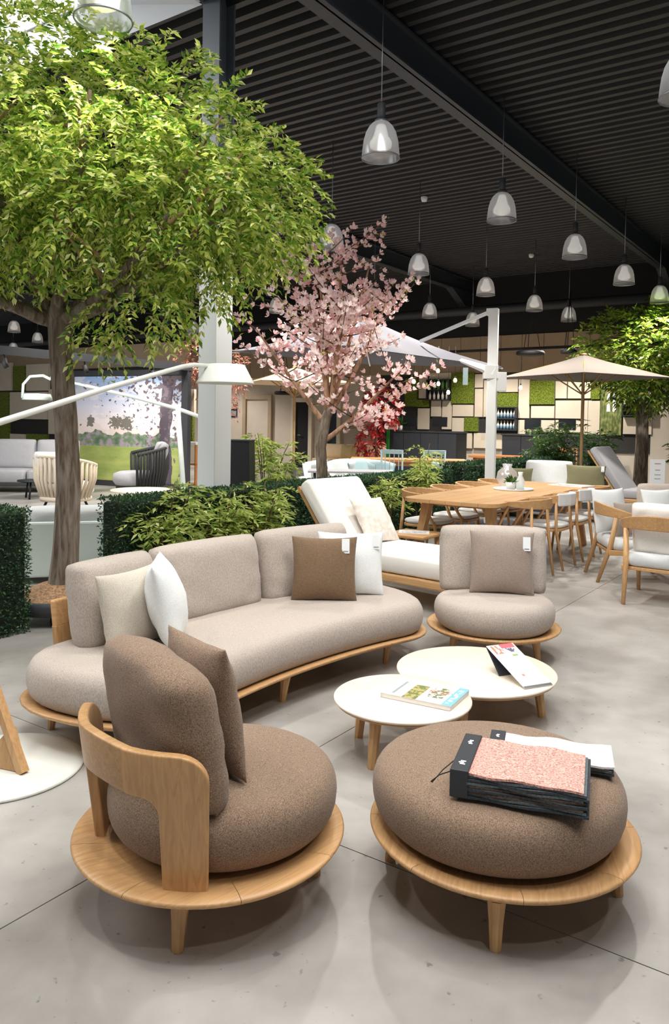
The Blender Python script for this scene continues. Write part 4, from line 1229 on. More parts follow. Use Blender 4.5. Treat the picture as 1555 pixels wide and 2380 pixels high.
# cherry blossom tree
BT = Vector((-0.14, 9.6, 0))
bt = thing('blossom_tree', 'tall pink cherry blossom tree with several stems in the middle of the hall', 'tree', BT)
bt.scale = (1.0, 1.0, 1.03)
trunk = [(0.0, 0, 0.0), (0.0, 0, 0.7), (-0.03, 0, 1.15), (0.03, 0, 1.5), (0.08, 0, 1.62)]
MB().tube(trunk, [0.085, 0.07, 0.065, 0.06, 0.055], 12).build('trunk', 'bark', bt)
tips = []
def bez(a, b, c, n=12):
    return [Vector(a) * (1 - t) ** 2 + Vector(b) * 2 * t * (1 - t) + Vector(c) * t * t for t in (i / (n - 1) for i in range(n))]
mains = [((0.06, 0, 1.58), (0.2, 0.05, 2.6), (0.18, 0.1, 3.5)), ((0.06, 0, 1.55), (0.45, -0.05, 2.1), (0.75, 0.1, 2.9)), ((0.0, 0, 1.45), (-0.25, 0.05, 1.75), (-0.85, 0.0, 2.55)), ((-0.02, 0, 1.2), (0.35, 0.1, 1.45), (0.95, -0.1, 2.1)),
         ((0.05, 0, 1.55), (0.0, -0.2, 2.4), (-0.35, -0.2, 3.2)), ((0.08, 0, 1.6), (0.3, 0.3, 2.4), (0.55, 0.45, 3.4)), ((0.05, 0, 1.6), (0.0, -0.1, 2.6), (-0.1, -0.15, 3.35)), ((0.1, 0, 1.6), (0.1, -0.3, 2.3), (0.35, -0.5, 2.9))]
BP = []
for k, (a, b, c) in enumerate(mains):
    pts = bez(a, b, c)
    br_ = MB().tube(pts, [0.036 - 0.026 * i / 11 for i in range(12)], 8).build('branch', 'bark_light', bt)
    rr = random.Random(100 + k)
    for j in range(12):
        p = pts[3 + rr.randrange(9)]
        ln = rr.uniform(0.35, 0.85)
        an = rr.uniform(0, 2 * PI)
        e = p + Vector((math.cos(an) * ln, math.sin(an) * ln * 0.8, rr.uniform(0.1, 0.75) * ln))
        tp = bez(p, (p + e) / 2 + Vector((0, 0, -0.06)), e, 7)
        MB().tube(tp, [0.009 - 0.0008 * i for i in range(7)], 5).build('twig', 'stem', br_)
        for i in range(1, 7):
            for q in range(3):
                BP.append((tp[i] + Vector((rr.gauss(0, 0.035), rr.gauss(0, 0.035), rr.gauss(0, 0.035))), tp[i] - p))
    for i in range(6, 12):
        for q in range(2):
            BP.append((pts[i] + Vector((rr.gauss(0, 0.04), rr.gauss(0, 0.04), rr.gauss(0, 0.04))), Vector((rr.gauss(0, 1), rr.gauss(0, 1), 0.5))))
def blossom_geo(scale, rr):
    """five cupped petals round a short calyx"""
    vs, fs = [], []
    for k in range(6):
        a = 2 * PI * k / 6 + rr.uniform(-0.2, 0.2); tilt = rr.uniform(0.35, 0.9)
        d = Vector((math.cos(a) * math.sin(tilt), math.sin(a) * math.sin(tilt), math.cos(tilt))); sdv = Vector((-math.sin(a), math.cos(a), 0))
        L = scale * rr.uniform(0.85, 1.15); W = L * 0.55
        o = len(vs)
        nn = d.cross(sdv)
        vs += [Vector((0, 0, 0)), d * L * 0.55 + sdv * W * 0.5 - nn * 0.1 * L, d * L + sdv * W * 0.25, d * L - sdv * W * 0.25, d * L * 0.55 - sdv * W * 0.5 - nn * 0.1 * L]
        fs.append((o, o + 1, o + 2, o + 3, o + 4))
    return vs, fs
protos = []
for k in range(3):
    v_, f_ = blossom_geo(0.056, random.Random(k))
    protos.append(MB().add(v_, f_).mesh('blossom', 'petal'))
random.Random(5).shuffle(BP)
BP.sort(key=lambda q: q[0].y)
near = BP[:300]
for i, (p, d) in enumerate(near):
    o = bpy.data.objects.new('blossom', protos[i % 3]); COL.objects.link(o); o.parent = bt; o.location = p
    o.rotation_euler = Vector((d.x, d.y, d.z + 0.2)).to_track_quat('Z', 'Y').to_euler()
mb = MB()
for i, (p, d) in enumerate(BP[300:]):
    v_, f_ = blossom_geo(0.056, random.Random(i))
    q = Vector((d.x, d.y, d.z + 0.2)).to_track_quat('Z', 'Y')
    mb.add([q @ a + p for a in v_], f_)
o = mb.build('blossom_cloud', 'petal', bt); o['kind'] = 'stuff'
bp_ = np.array([tuple(p) for p, _ in BP]); sel = rng.choice(len(bp_), 420)
leaves(bp_[sel] + rng.normal(size=(420, 3)) * 0.03, rng.normal(size=(420, 3)) + np.array([0, 0, 0.6]), 0.06, 0.022, 'young_leaves', 'bud_leaf', bt)

def round_tree(name, label, loc, h_trunk, r_trunk, lobes_, leaf, mat, nl=8, bark='bark', span=0.25):
    t = thing(name, label, 'tree', loc)
    MB().tube([(0, 0, 0), (0.02, 0, h_trunk * 0.5), (0, 0, h_trunk)], [r_trunk * 1.2, r_trunk, r_trunk * 0.9], 12).build('trunk', bark, t)
    P2, D2 = [], []
    for c, rad, n in lobes_:
        MB().tube([(0, 0, h_trunk - 0.1), Vector((c[0] * 0.5, c[1] * 0.5, (h_trunk + c[2]) / 2 - 0.05)), c], [r_trunk * 0.55, r_trunk * 0.35, r_trunk * 0.15], 7).build('branch', bark, t)
        p, d = crown_points(n, c, rad, 0.4)
        P2.append(p); D2.append(d + np.array([0, 0, -0.1]) + rng.normal(size=d.shape) * 0.3)
    p, d = sprays(np.concatenate(P2), np.concatenate(D2), nl, span, 0.1)
    leaves(p, d, leaf, leaf * 0.4, 'foliage', mat, t)
    return t
round_tree('leafy_tree', 'broad green tree with dark trunk behind the beige parasol, at the right', (6.45, 16.3, 0), 2.3, 0.13,
           [((-0.3, 0, 3.1), (1.0, 0.9, 0.8), 420), ((0.5, 0, 3.4), (0.9, 0.9, 0.75), 380), ((0.9, 0, 2.8), (0.7, 0.7, 0.7), 260), ((0.1, -0.1, 2.35), (0.8, 0.6, 0.35), 170)], 0.13, 'tree_leaf_far')
round_tree('faded_blossom_tree', 'small copper-pink blossom tree behind the white column and mural', (-2.75, 17.0, 0), 1.9, 0.06,
           [((-0.2, 0, 2.9), (0.55, 0.4, 0.5), 120), ((0.3, 0, 2.6), (0.5, 0.4, 0.55), 120), ((0.2, 0, 1.9), (0.35, 0.3, 0.5), 70)], 0.1, 'petal_old', 6, 'stem', 0.15)
rt = US(17.3, -10.7)
round_tree('red_maple', 'small dark red maple beside the bar sign', rt, 1.2, 0.04, [((0.1, 0, 1.9), (0.42, 0.4, 0.55), 110), ((-0.15, 0, 1.2), (0.3, 0.3, 0.5), 70)], 0.14, 'red_leaves', 6, 'stem', 0.15)

def shrub(label, loc, h, r, n_stem, n_spray, leaf=0.07, mat='shrub_leaf', span=0.2, low=0.25, name='feathery_shrub', tray=False):
    """arching stems with pinnate foliage"""
    t = thing(name, label, 'shrub', loc)
    cs_, ds_2 = [], []
    for k in range(n_stem):
        a = 2 * PI * k / n_stem + rng.uniform(-0.3, 0.3); rr = r * rng.uniform(0.35, 1.0); hh = h * rng.uniform(0.65, 1.0)
        e = Vector((math.cos(a) * rr, math.sin(a) * rr, hh))
        pts = bez((0.03 * math.cos(a), 0.03 * math.sin(a), 0), (e.x * 0.25, e.y * 0.25, hh * 0.75), e, 7)
        MB().tube(pts, [0.009 - 0.0009 * i for i in range(7)], 5).build('stalk', 'stem', t)
        for i in range(n_spray):
            q = low + (1 - low) * rng.random()
            f_ = q * 6; j = min(int(f_), 5); p = pts[j].lerp(pts[j + 1], f_ - j)
            an = rng.uniform(0, 2 * PI)
            cs_.append(tuple(p)); ds_2.append((math.cos(an), math.sin(an), rng.uniform(-0.1, 0.6)))
    p, d = sprays(np.array(cs_), np.array(ds_2), 12, span, 0.1)
    leaves(p, d, leaf, leaf * 0.3, 'foliage', mat, t)
    return t
for k, (u_, s_, h_, r_, lb) in enumerate(((4.35, -4.66, 0.98, 0.26, 'light green feathery shrub over the left end of the hedge behind the sofa'), (4.95, -4.64, 1.0, 0.3, 'light green feathery shrub before the hedge, below the white column'),
                                          (5.5, -4.64, 1.05, 0.3, 'light green feathery shrub in front of the tall black pedestal'))):
    shrub(lb, US(u_, s_), h_, r_, 8, 16, 0.075)
shrub('tall arching light green shrub right of the black pedestal', US(6.9, -5.75), 1.62, 0.42, 9, 18, 0.085, low=0.35)
shrub('small light green shrub between the white daybed and the dining chairs', US(8.55, -4.6), 1.25, 0.22, 6, 15, 0.075, low=0.45)
shrub('low fern-like shrub just behind the raised back of the white daybed', US(7.7, -4.6), 0.95, 0.22, 5, 10, 0.075, low=0.6)
shrub('wide bamboo-like shrub under the beige parasol behind the far hedge', (4.45, 15.8, 0), 1.65, 0.6, 12, 18, 0.1, 'shrub_leaf_dark', 0.26)
shrub('dark green shrub right of the parasol pole', (5.35, 15.9, 0), 1.5, 0.5, 10, 16, 0.1, 'shrub_leaf_dark', 0.26)
shrub('bushy green shrub at the right edge beside the tree trunk', (7.25, 15.5, 0), 1.55, 0.65, 12, 20, 0.11, 'shrub_leaf_dark', 0.28)
pd = thing('black_pedestal', 'tall tapering matt black pedestal between shrubs beside the white column', 'pedestal', US(6.15, -5.5), R(-8))
MB().add([(-0.17, -0.15, 0), (0.17, -0.15, 0), (0.17, 0.15, 0), (-0.17, 0.15, 0), (-0.135, -0.12, 1.28), (0.135, -0.12, 1.28), (0.135, 0.12, 1.28), (-0.135, 0.12, 1.28)],
         [(0, 3, 2, 1), (4, 5, 6, 7), (0, 1, 5, 4), (1, 2, 6, 5), (2, 3, 7, 6), (3, 0, 4, 7)]).build('body', 'black_plastic', pd, bevel=0.004)
MB().box(-0.14, 0.14, -0.125, 0.125, 1.281, 1.295).build('cap', 'dark_grey', pd)

# ================================================================ umbrellas
def canopy(t, half, z_e, z_p, mat, valance=0.0, n=8, sag=0.03, ang=0.0):
    """square tent canopy of four panels, slightly slack, centred on the local origin"""
    cs4 = [(math.cos(ang + PI / 4 + PI / 2 * k) * half * math.sqrt(2), math.sin(ang + PI / 4 + PI / 2 * k) * half * math.sqrt(2)) for k in range(4)]
    for k in range(4):
        a = Vector((*cs4[k], z_e)); b = Vector((*cs4[(k + 1) % 4], z_e)); p = Vector((0, 0, z_p))
        vs = []; fs = []
        for off in (0, -0.006):
            for i in range(n + 1):
                for j in range(n + 1):
                    e = a.lerp(b, j / n); q = p.lerp(e, i / n)
                    q = q + Vector((0, 0, -sag * math.sin(PI * j / n) * (i / n) ** 2 * 0 + -sag * math.sin(PI * i / n) + off))
                    vs.append(q)
        m = (n + 1) ** 2
        for i in range(n):
            for j in range(n):
                o = i * (n + 1) + j
                fs += [(o, o + n + 1, o + n + 2, o + 1), (m + o, m + o + 1, m + o + n + 2, m + o + n + 1)]
        MB().add(vs, fs, True).build('canopy_panel', mat, t)
        if valance:
            MB().add([a, b, b - Vector((0, 0, valance)), a - Vector((0, 0, valance)), a * 0.998, b * 0.998, b * 0.998 - Vector((0, 0, valance)), a * 0.998 - Vector((0, 0, valance))],
                     [(0, 1, 2, 3), (7, 6, 5, 4), (0, 4, 5, 1), (3, 2, 6, 7)]).build('valance', mat, t)
    return cs4
UB = Vector((2.28, 11.3, 0))
um = thing('cantilever_umbrella', 'white cantilever umbrella post carrying a big grey canopy over the hall', 'umbrella', UB)
MB().box(-0.07, 0.07, -0.06, 0.06, 0, 3.16, Matrix.Rotation(R(-20), 4, 'Z')).build('pole', 'white_paint', um, bevel=0.01)
MB().box(-0.45, 0.45, -0.45, 0.45, 0, 0.06).build('base_plate', 'dark_grey', um, bevel=0.01)
CC = Vector((-1.95, 1.25, 0))
capm = um
MB().box(-0.1, 0.07, -0.065, 0.065, 3.08, 3.18, Matrix.Rotation(R(-20), 4, 'Z')).build('pole_cap', 'white_paint', um, bevel=0.008)
hubp = at_y(978, 793, 12.6) - UB
MB().tube([(-0.06, 0, 3.13), hubp], 0.032, 4, square=True).build('upper_arm', 'white_paint', um)
lowp = at_y(1072, 838, 12.2) - UB
MB().tube([(0.0, -0.03, 2.25), (-0.12, -0.04, 2.3), lowp], [0.07, 0.06, 0.035], 4, square=True).build('lower_arm', 'white_paint', um)
MB().box(0.05, 0.2, -0.05, 0.05, 1.98, 2.26).box(-0.13, 0.07, -0.075, 0.075, 2.16, 2.36).build('crank_box', 'white_paint', um, bevel=0.01)
cn = MB()
tops = [at_y(840, 734, 12.3), at_y(532, 816, 11.4), at_y(800, 803, 10.25), at_y(1168, 853, 13.7), at_y(860, 846, 14.0)]
tops = [p - UB for p in tops]
pk = tops[0]
ring = [tops[1], tops[2], tops[3], tops[4]]
for k in range(4):
    a, b = ring[k], ring[(k + 1) % 4]; vs = []; fs = []; n = 8
    for off in (0, -0.008):
        for i in range(n + 1):
            for j in range(n + 1):
                q = pk.lerp(a.lerp(b, j / n), i / n) + Vector((0, 0, -0.07 * math.sin(PI * i / n) + off)); vs.append(q)
    m = (n + 1) ** 2
    for i in range(n):
        for j in range(n):
            o = i * (n + 1) + j; fs += [(o, o + n + 1, o + n + 2, o + 1), (m + o, m + o + 1, m + o + n + 2, m + o + n + 1)]
    MB().add(vs, fs, True).build('canopy_panel', 'canopy_grey', um)
    MB().tube([pk - Vector((0, 0, 0.05)), (pk + a) / 2 - Vector((0, 0, 0.1)), a - Vector((0, 0, 0.03))], 0.015, 6).build('rib', 'white_paint', um)
tg_ = at_y(1082, 868, 10.85) - UB
MB().box(tg_.x - 0.035, tg_.x + 0.035, tg_.y - 0.003, tg_.y + 0.003, tg_.z - 0.16, tg_.z + 0.08).build('price_tag', 'aqua', um)

def parasol(label, loc, half, z_e, z_p, mat, rot, strut=True):
    t = thing('parasol', label, 'parasol', loc, rot)
    MB().tube([(0, 0, 0.03), (0, 0, z_p - 0.03)], 0.03, 12).build('pole', 'pole_wood', t)
    MB().lathe([(0, 0), (0.34, 0), (0.34, 0.05), (0.06, 0.07), (0.06, 0.3), (0, 0.3)], 28).build('base', 'dark_grey', t)
    c4 = canopy(t, half, z_e, z_p, mat)
    for c in c4:
        MB().tube([(0, 0, z_p - 0.04), (c[0] * 0.98, c[1] * 0.98, z_e - 0.015)], 0.014, 6).build('rib', 'pole_wood', t)
        MB().tube([(0, 0, z_e - 0.33), (c[0] * 0.5, c[1] * 0.5, (z_e + z_p) / 2 - 0.04)], 0.014, 6).build('strut', 'pole_wood', t)
    for k in range(4):
        a, b = c4[k], c4[(k + 1) % 4]
        MB().tube([(0, 0, z_e - 0.33), ((a[0] + b[0]) * 0.25, (a[1] + b[1]) * 0.25, (z_e + z_p) / 2 - 0.05)], 0.012, 6).build('strut', 'pole_wood', t)
    MB().lathe([(0, 0.03), (0.05, 0.02), (0.06, -0.01), (0, -0.01)], 16, (0, 0, z_p)).build('finial', 'pole_wood', t)
    return t
parasol('beige square parasol on a wooden pole at the right', (4.72, 14.8, 0), 1.14, 2.42, 2.86, 'canopy_beige', R(-17 + 45))
parasol('cream parasol behind the blossom tree near the far door', (-1.0, 19.0, 0), 1.15, 2.42, 2.82, 'canopy_cream', R(20))

# ================================================================ pendant lamps
def make_pendant(label):
    t = thing('pendant_lamp', label, 'lamp', (0, 0, 0), 0, 'ribbed glass pendant lamps')
    H = DECK - 3.98
    MB().tube([(0, 0, 0.5), (0, 0, H)], 0.006, 6).build('cord', 'metal_grey', t)
    MB().lathe([(0, 0.36), (0.03, 0.36), (0.04, 0.38), (0.04, 0.5), (0.03, 0.51), (0, 0.51)], 18).build('cap', 'dark_grey', t)
    MB().lathe([(0.05, 0.335), (0.075, 0.325), (0.11, 0.29), (0.14, 0.235), (0.16, 0.16), (0.171, 0.07), (0.177, 0.0)], 64, rib=0.012).build('glass_dome', 'dome_glass', t)
    MB().lathe([(0.178, 0.01), (0.183, 0.0), (0.178, -0.008), (0.172, 0.0), (0.178, 0.01)], 40).build('rim', 'metal_grey', t)
    MB().lathe([(0.0, 0.33), (0.055, 0.33), (0.06, 0.3), (0.06, 0.35), (0.0, 0.36)], 18).build('collar', 'metal_grey', t)
    MB().lathe([(0.0, 0.07), (0.06, 0.075), (0.1, 0.1), (0.105, 0.14), (0.07, 0.2), (0.045, 0.3), (0, 0.33)], 24).build('diffuser', 'lamp_core', t)
    return t
lamp_us = [(6.26, -3.88), (8.95, -3.8), (11.44, -3.7), (14.0, -3.65), (16.4, -3.58), (6.32, -1.25), (9.12, -6.45), (11.43, -6.3), (13.92, -6.2), (16.31, -6.12), (18.3, -6.02), (13.85, -11.3), (16.23, -8.63), (13.92, -8.72), (18.1, -8.4),
           (3.19, -4.03), (13.39, -20.87), (15.62, -23.0), (17.36, -27.1), (15.91, -16.06), (17.64, -17.86), (3.4, -1.3), (0.8, -3.8), (0.8, -1.3), (3.4, 1.2), (0.8, 1.2), (11.4, -11.2), (9.0, -8.8), (9.0, -11.2)]  # entries over the lounge set continue the grid unseen, added for light
names_ = {0: 'clear ribbed glass pendant lamp hanging in front of the big roof beam,', 1: 'clear ribbed glass pendant lamp with milky band, right below the big beam', 5: 'glass pendant lamp cut off by the right edge under the ceiling',
          2: 'glass pendant lamp third in the row along the big roof beam', 3: 'glass pendant lamp fourth in the row along the big roof beam', 4: 'glass pendant lamp farthest in the row along the big beam, near the right edge',
          7: 'glass pendant lamp just right of the top of the blossom tree', 8: 'glass pendant lamp hanging above the white umbrella post', 9: 'glass pendant lamp right of the umbrella post, above the bar wall', 10: 'glass pendant lamp above the peak of the beige parasol',
          11: 'small glass pendant lamp between the white column and the blossom tree', 12: 'small glass pendant lamp above the slanting upper arm of the umbrella', 13: 'small glass pendant lamp seen through the blossom branches', 14: 'tiny glass pendant lamp right behind the umbrella post top',
          16: 'small pendant lamp at the left edge, upper one beside the tree trunk', 17: 'small pendant lamp just left of the big tree trunk', 18: 'lowest small pendant lamp at the left edge, above the dark overhead beam',
          6: 'glass pendant lamp half hidden by the top of the blossom tree', 15: 'glass pendant lamp cut off by the top edge below the bright roof light'}
GEN = 'small glass pendant lamp hidden among the leaves of the big tree'
pl = make_pendant(names_[0])
pends = [pl] + [copy_tree(pl) for _ in lamp_us[1:]]
for i, (u_, s_) in enumerate(lamp_us):
    o = pends[i]
    o.location = US(u_, s_, 3.98)
    o['label'] = names_.get(i, GEN if i not in (21, 22, 23, 24, 25) else 'clear ribbed glass pendant lamp added unseen above the lounge set for its light')
    ld_ = bpy.data.lights.new('lamp_light', 'SPOT'); ld_.energy = LAMP_WATT * (1.9 if s_ < -6 and u_ < 12 else 2.0 if u_ > 12 else 1.4 if u_ > 10 else 1.0 if u_ > 4 else 0.4); ld_.color = (1.0, 0.94, 0.87); ld_.shadow_soft_size = 0.07; ld_.spot_size = R(125); ld_.spot_blend = 0.5
    lo_ = bpy.data.objects.new('lamp_light', ld_); COL.objects.link(lo_); lo_.parent = o; lo_.location = (0, 0, -0.03)
for k, (px, py) in enumerate(((986, 462), (1235, 594))):
    p = at_z(px, py, DECK - 0.03)
    d = MB().lathe([(0, -0.05), (0.045, -0.045), (0.06, 0.0), (0.06, 0.03)], 16).build('smoke_detector', 'white_paint', loc=p)
    tag(d, ('white smoke detector on the dark ceiling left of the second pendant row' if k == 0 else 'white smoke detector on the dark ceiling further down the hall'), 'detector')

# ================================================================ left background: garden lounge with printed backdrop
def make_mural():
    m, nt, b = new_mat('mural')
    b.inputs['Roughness'].default_value = 0.7
    tc = nd(nt, 'ShaderNodeTexCoord'); sp = nd(nt, 'ShaderNodeSeparateXYZ'); nt.links.new(tc.outputs['Generated'], sp.inputs[0])
    def noise(s, d=5, stretch=(1, 1, 1)):
        mp = nd(nt, 'ShaderNodeMapping'); mp.inputs['Scale'].default_value = stretch; nt.links.new(tc.outputs['Generated'], mp.inputs[0])
        n = nd(nt, 'ShaderNodeTexNoise'); n.inputs['Scale'].default_value = s; n.inputs['Detail'].default_value = d; nt.links.new(mp.outputs[0], n.inputs['Vector']); return n.outputs['Fac']
    def math_(op, a, b_):
        n = nd(nt, 'ShaderNodeMath', operation=op)
        for i, v in enumerate((a, b_)):
            if isinstance(v, (int, float)): n.inputs[i].default_value = v
            else: nt.links.new(v, n.inputs[i])
        return n.outputs[0]
    def ramp(f, els):
        r = nd(nt, 'ShaderNodeValToRGB')
        e = r.color_ramp.elements
        e[0].position, e[0].color = els[0][0], lin(els[0][1]); e[1].position, e[1].color = els[-1][0], lin(els[-1][1])
        for p, c in els[1:-1]:
            q = e.new(p); q.color = lin(c)
        nt.links.new(f, r.inputs[0]); return r.outputs[0]
    def mix(f, a, b_):
        n = nd(nt, 'ShaderNodeMixRGB')
        if isinstance(f, (int, float)): n.inputs[0].default_value = f
        else: nt.links.new(f, n.inputs[0])
        nt.links.new(a, n.inputs[1])
        if isinstance(b_, tuple): n.inputs[2].default_value = lin(b_)
        else: nt.links.new(b_, n.inputs[2])
        return n.outputs[0]
    z = sp.outputs['Z']; x = sp.outputs['X']
    sky = ramp(z, [(0.0, (236, 220, 214)), (0.5, (238, 220, 214)), (0.7, (222, 222, 236)), (1.0, (150, 184, 232))])
    cl = math_('GREATER_THAN', noise(4, 5, (1, 1, 2.5)), 0.52)
    sky = mix(math_('MULTIPLY', cl, 0.45), sky, (248, 240, 240))
    # treeline and bushes
    top = math_('ADD', math_('MULTIPLY', noise(7, 6, (1, 1, 0.01)), 0.25), 0.33)
    tree_f = math_('LESS_THAN', z, top)
    green = ramp(noise(16, 4), [(0.3, (70, 92, 76)), (0.5, (120, 140, 110)), (0.6, (170, 150, 170)), (0.75, (130, 150, 120))])
    img = mix(tree_f, sky, green)
    # round tree crowns against the sky
    for cx_, cz_, rx_, rz_ in ((0.16, 0.56, 0.05, 0.07), (0.40, 0.56, 0.08, 0.08), (0.5, 0.55, 0.07, 0.09)):
        dx = math_('DIVIDE', math_('SUBTRACT', x, cx_), rx_); dz = math_('DIVIDE', math_('SUBTRACT', z, cz_), rz_)
        d = math_('ADD', math_('ADD', math_('MULTIPLY', dx, dx), math_('MULTIPLY', dz, dz)), math_('MULTIPLY', noise(34), 3.4))
        img = mix(math_('LESS_THAN', d, 2.3), img, (124, 120, 110))
    lawn = ramp(noise(5, 4, (1, 1, 3)), [(0.3, (140, 160, 84)), (0.7, (178, 186, 108))])
    img = mix(math_('LESS_THAN', z, 0.33), img, lawn)
    # big tree at the right with overhanging leaves
    trunk_d = math_('ABSOLUTE', math_('SUBTRACT', x, math_('ADD', 0.86, math_('MULTIPLY', math_('SUBTRACT', noise(3), 0.5), 0.12))), 0)
    img = mix(math_('LESS_THAN', trunk_d, 0.05), img, (84, 74, 84))
    lf = math_('GREATER_THAN', math_('ADD', noise(24, 5), math_('MULTIPLY', math_('ADD', math_('MULTIPLY', x, 0.55), math_('MULTIPLY', z, 0.5)), 0.32)), 0.8)
    img = mix(lf, img, (112, 98, 104))
    nt.links.new(img, b.inputs['Base Color'])
make_mural()
MU = Vector((-3.1, 16.3, 0)); MV = Vector((-5.95, 17.6, 0))
md = (MU - MV); ml = md.length; mrot = math.atan2(md.y, md.x)
mu = thing('garden_backdrop', 'large printed garden backdrop with lawn and evening sky in a black frame', 'backdrop', MV, mrot)
MB().box(0.05, ml - 0.12, -0.01, 0.02, 0.12, 2.42).build('print', 'mural', mu)
MB().box(-0.05, 0.05, -0.06, 0.04, 0, 2.55).build('frame_post', 'dark_grey', mu); MB().box(ml - 0.12, ml + 0.04, -0.06, 0.06, 0, 2.55).build('frame_post', 'dark_grey', mu)
MB().box(-0.05, ml, -0.05, 0.04, 0.0, 0.11).build('frame_rail', 'dark_grey', mu); MB().box(-0.05, ml, -0.05, 0.04, 2.43, 2.55).build('frame_rail', 'dark_grey', mu)
pg = thing('pergola_beam', 'long dark overhead beam with spotlights running to the left edge', 'beam', MU, math.atan2(UY, UX))
MB().box(-7.5, 0.08, -0.05, 0.07, 2.52, 2.66).build('beam', 'dark_grey', pg)
for x in (-1.0, -2.6, -4.2, -5.4):
    sp_ = MB().tube([(x, 0, 2.52), (x, 0, 2.44)], 0.015, 6).build('spotlight', 'rubber', pg)
    MB().tube([(x, 0, 2.45), (x + 0.02, -0.05, 2.30)], 0.045, 12).build('spotlight_head', 'rubber', sp_)
    sl = bpy.data.lights.new('spot', 'SPOT'); sl.energy = 60; sl.spot_size = R(90); sl.spot_blend = 0.6; sl.shadow_soft_size = 0.04; sl.color = (1, 0.96, 0.9)
    so = bpy.data.objects.new('spot', sl); COL.objects.link(so); so.parent = sp_; so.location = (x + 0.03, -0.07, 2.27)
    aim = Vector((-4.6, 17.0, 1.3)) - (MU + Matrix.Rotation(math.atan2(UY, UX), 3, 'Z') @ Vector(so.location))
    so.rotation_euler = (Matrix.Rotation(-math.atan2(UY, UX), 3, 'Z') @ aim).to_track_quat('-Z', 'Y').to_euler()
# second arc lamp in the lounge
l2 = at_y(428, 1118, 14.2); l2.z = 0
a2 = thing('arc_lamp', 'pale mint arc floor lamp with long slanting arm before the garden backdrop', 'floor lamp', l2)
topp = at_y(413, 940, 14.2) - l2
MB().tube([(0, 0, 0.02), topp], [0.05, 0.045], 8).build('pole', 'mint_white', a2)
MB().lathe([(0, 0), (0.3, 0), (0.3, 0.02), (0, 0.025)], 28).build('base', 'mint_white', a2)
ar = [at_y(px, py, 14.2) - l2 for px, py in ((474, 972), (413, 950), (300, 920), (172, 890), (118, 876))]
MB().tube(ar, [0.035, 0.035, 0.03, 0.026, 0.024], 8).build('arm', 'mint_white', a2)
hd = [at_y(px, py, 14.2) - l2 for px, py in ((118, 882), (100, 873), (70, 875), (54, 893), (52, 925))]
MB().tube(hd, 0.026, 8).build('hanger', 'mint_white', a2)
hc = at_y(87, 922, 14.2) - l2
MB().lathe([(0.0, 0.05), (0.2, 0.045), (0.25, -0.06), (0.27, -0.06), (0.23, 0.05), (0.0, 0.06)], 32, hc).build('shade', 'mint_white', a2)

def simple_sofa(label, loc, rz, width, fab, n, base_h=0.14, depth=0.9, back_h=0.45, seat_h=0.42, name='lounge_sofa', base='dark_grey', cat='sofa', arms=False):
    """sofa of n modules; local -y is the front"""
    t = thing(name, label, cat, loc, rz)
    w = width / n
    MB().box(-width / 2, width / 2, -depth / 2, depth / 2, base_h, base_h + 0.05).build('frame', base, t, bevel=0.008)
    for x in (-width / 2 + 0.08, width / 2 - 0.08):
        for y in (-depth / 2 + 0.08, depth / 2 - 0.08):
            MB().tube([(x, y, 0), (x, y, base_h)], 0.022, 8).build('leg', base, t)
    for k in range(n):
        cx_ = -width / 2 + w * (k + 0.5)
        MB().rings([[(cx_ + x * q, y * q, z) for x, y in rrect(-w / 2 + 0.01, w / 2 - 0.01, -depth / 2, depth / 2, 0.08)] for q, z in ((0.95, base_h + 0.051), (1, base_h + 0.08), (1, seat_h - 0.05), (0.97, seat_h - 0.01), (0.5, seat_h))]).build('seat_cushion', fab, t)
        place_pillow(t, w - 0.02, back_h, 0.24, (cx_, depth / 2 - 0.17, seat_h - 0.03), 0, R(10), fab, 'back_cushion', True, 80 + k)
    if arms:
        for s in (-1, 1):
            MB().rings([[(s * (width / 2 + 0.09) + x * q, y * q, z) for x, y in rrect(-0.1, 0.1, -depth / 2, depth / 2, 0.06)] for q, z in ((0.95, base_h + 0.02), (1, base_h + 0.05), (1, 0.6), (0.9, 0.63))]).build('armrest', fab, t)
    return t
simple_sofa('grey lounge sofa by the moss panels in the left background', (-6.55, 15.6, 0), R(6), 2.6, 'grey_fabric', 3, back_h=0.62, seat_h=0.45)
ws = simple_sofa('white modular garden sofa seen from behind through the hedge gap', (-2.5, 7.42, 0), R(196), 2.4, 'pale_fabric', 3, 0.08, 0.85, 0.34, 0.38, base='mint_white')
for k in range(3):
    MB().box(-1.2 + 0.8 * k + 0.01, -0.4 + 0.8 * k - 0.01, 0.44, 0.48, 0.06, 0.56).build('back_shell', 'mint_white', ws, bevel=0.02)
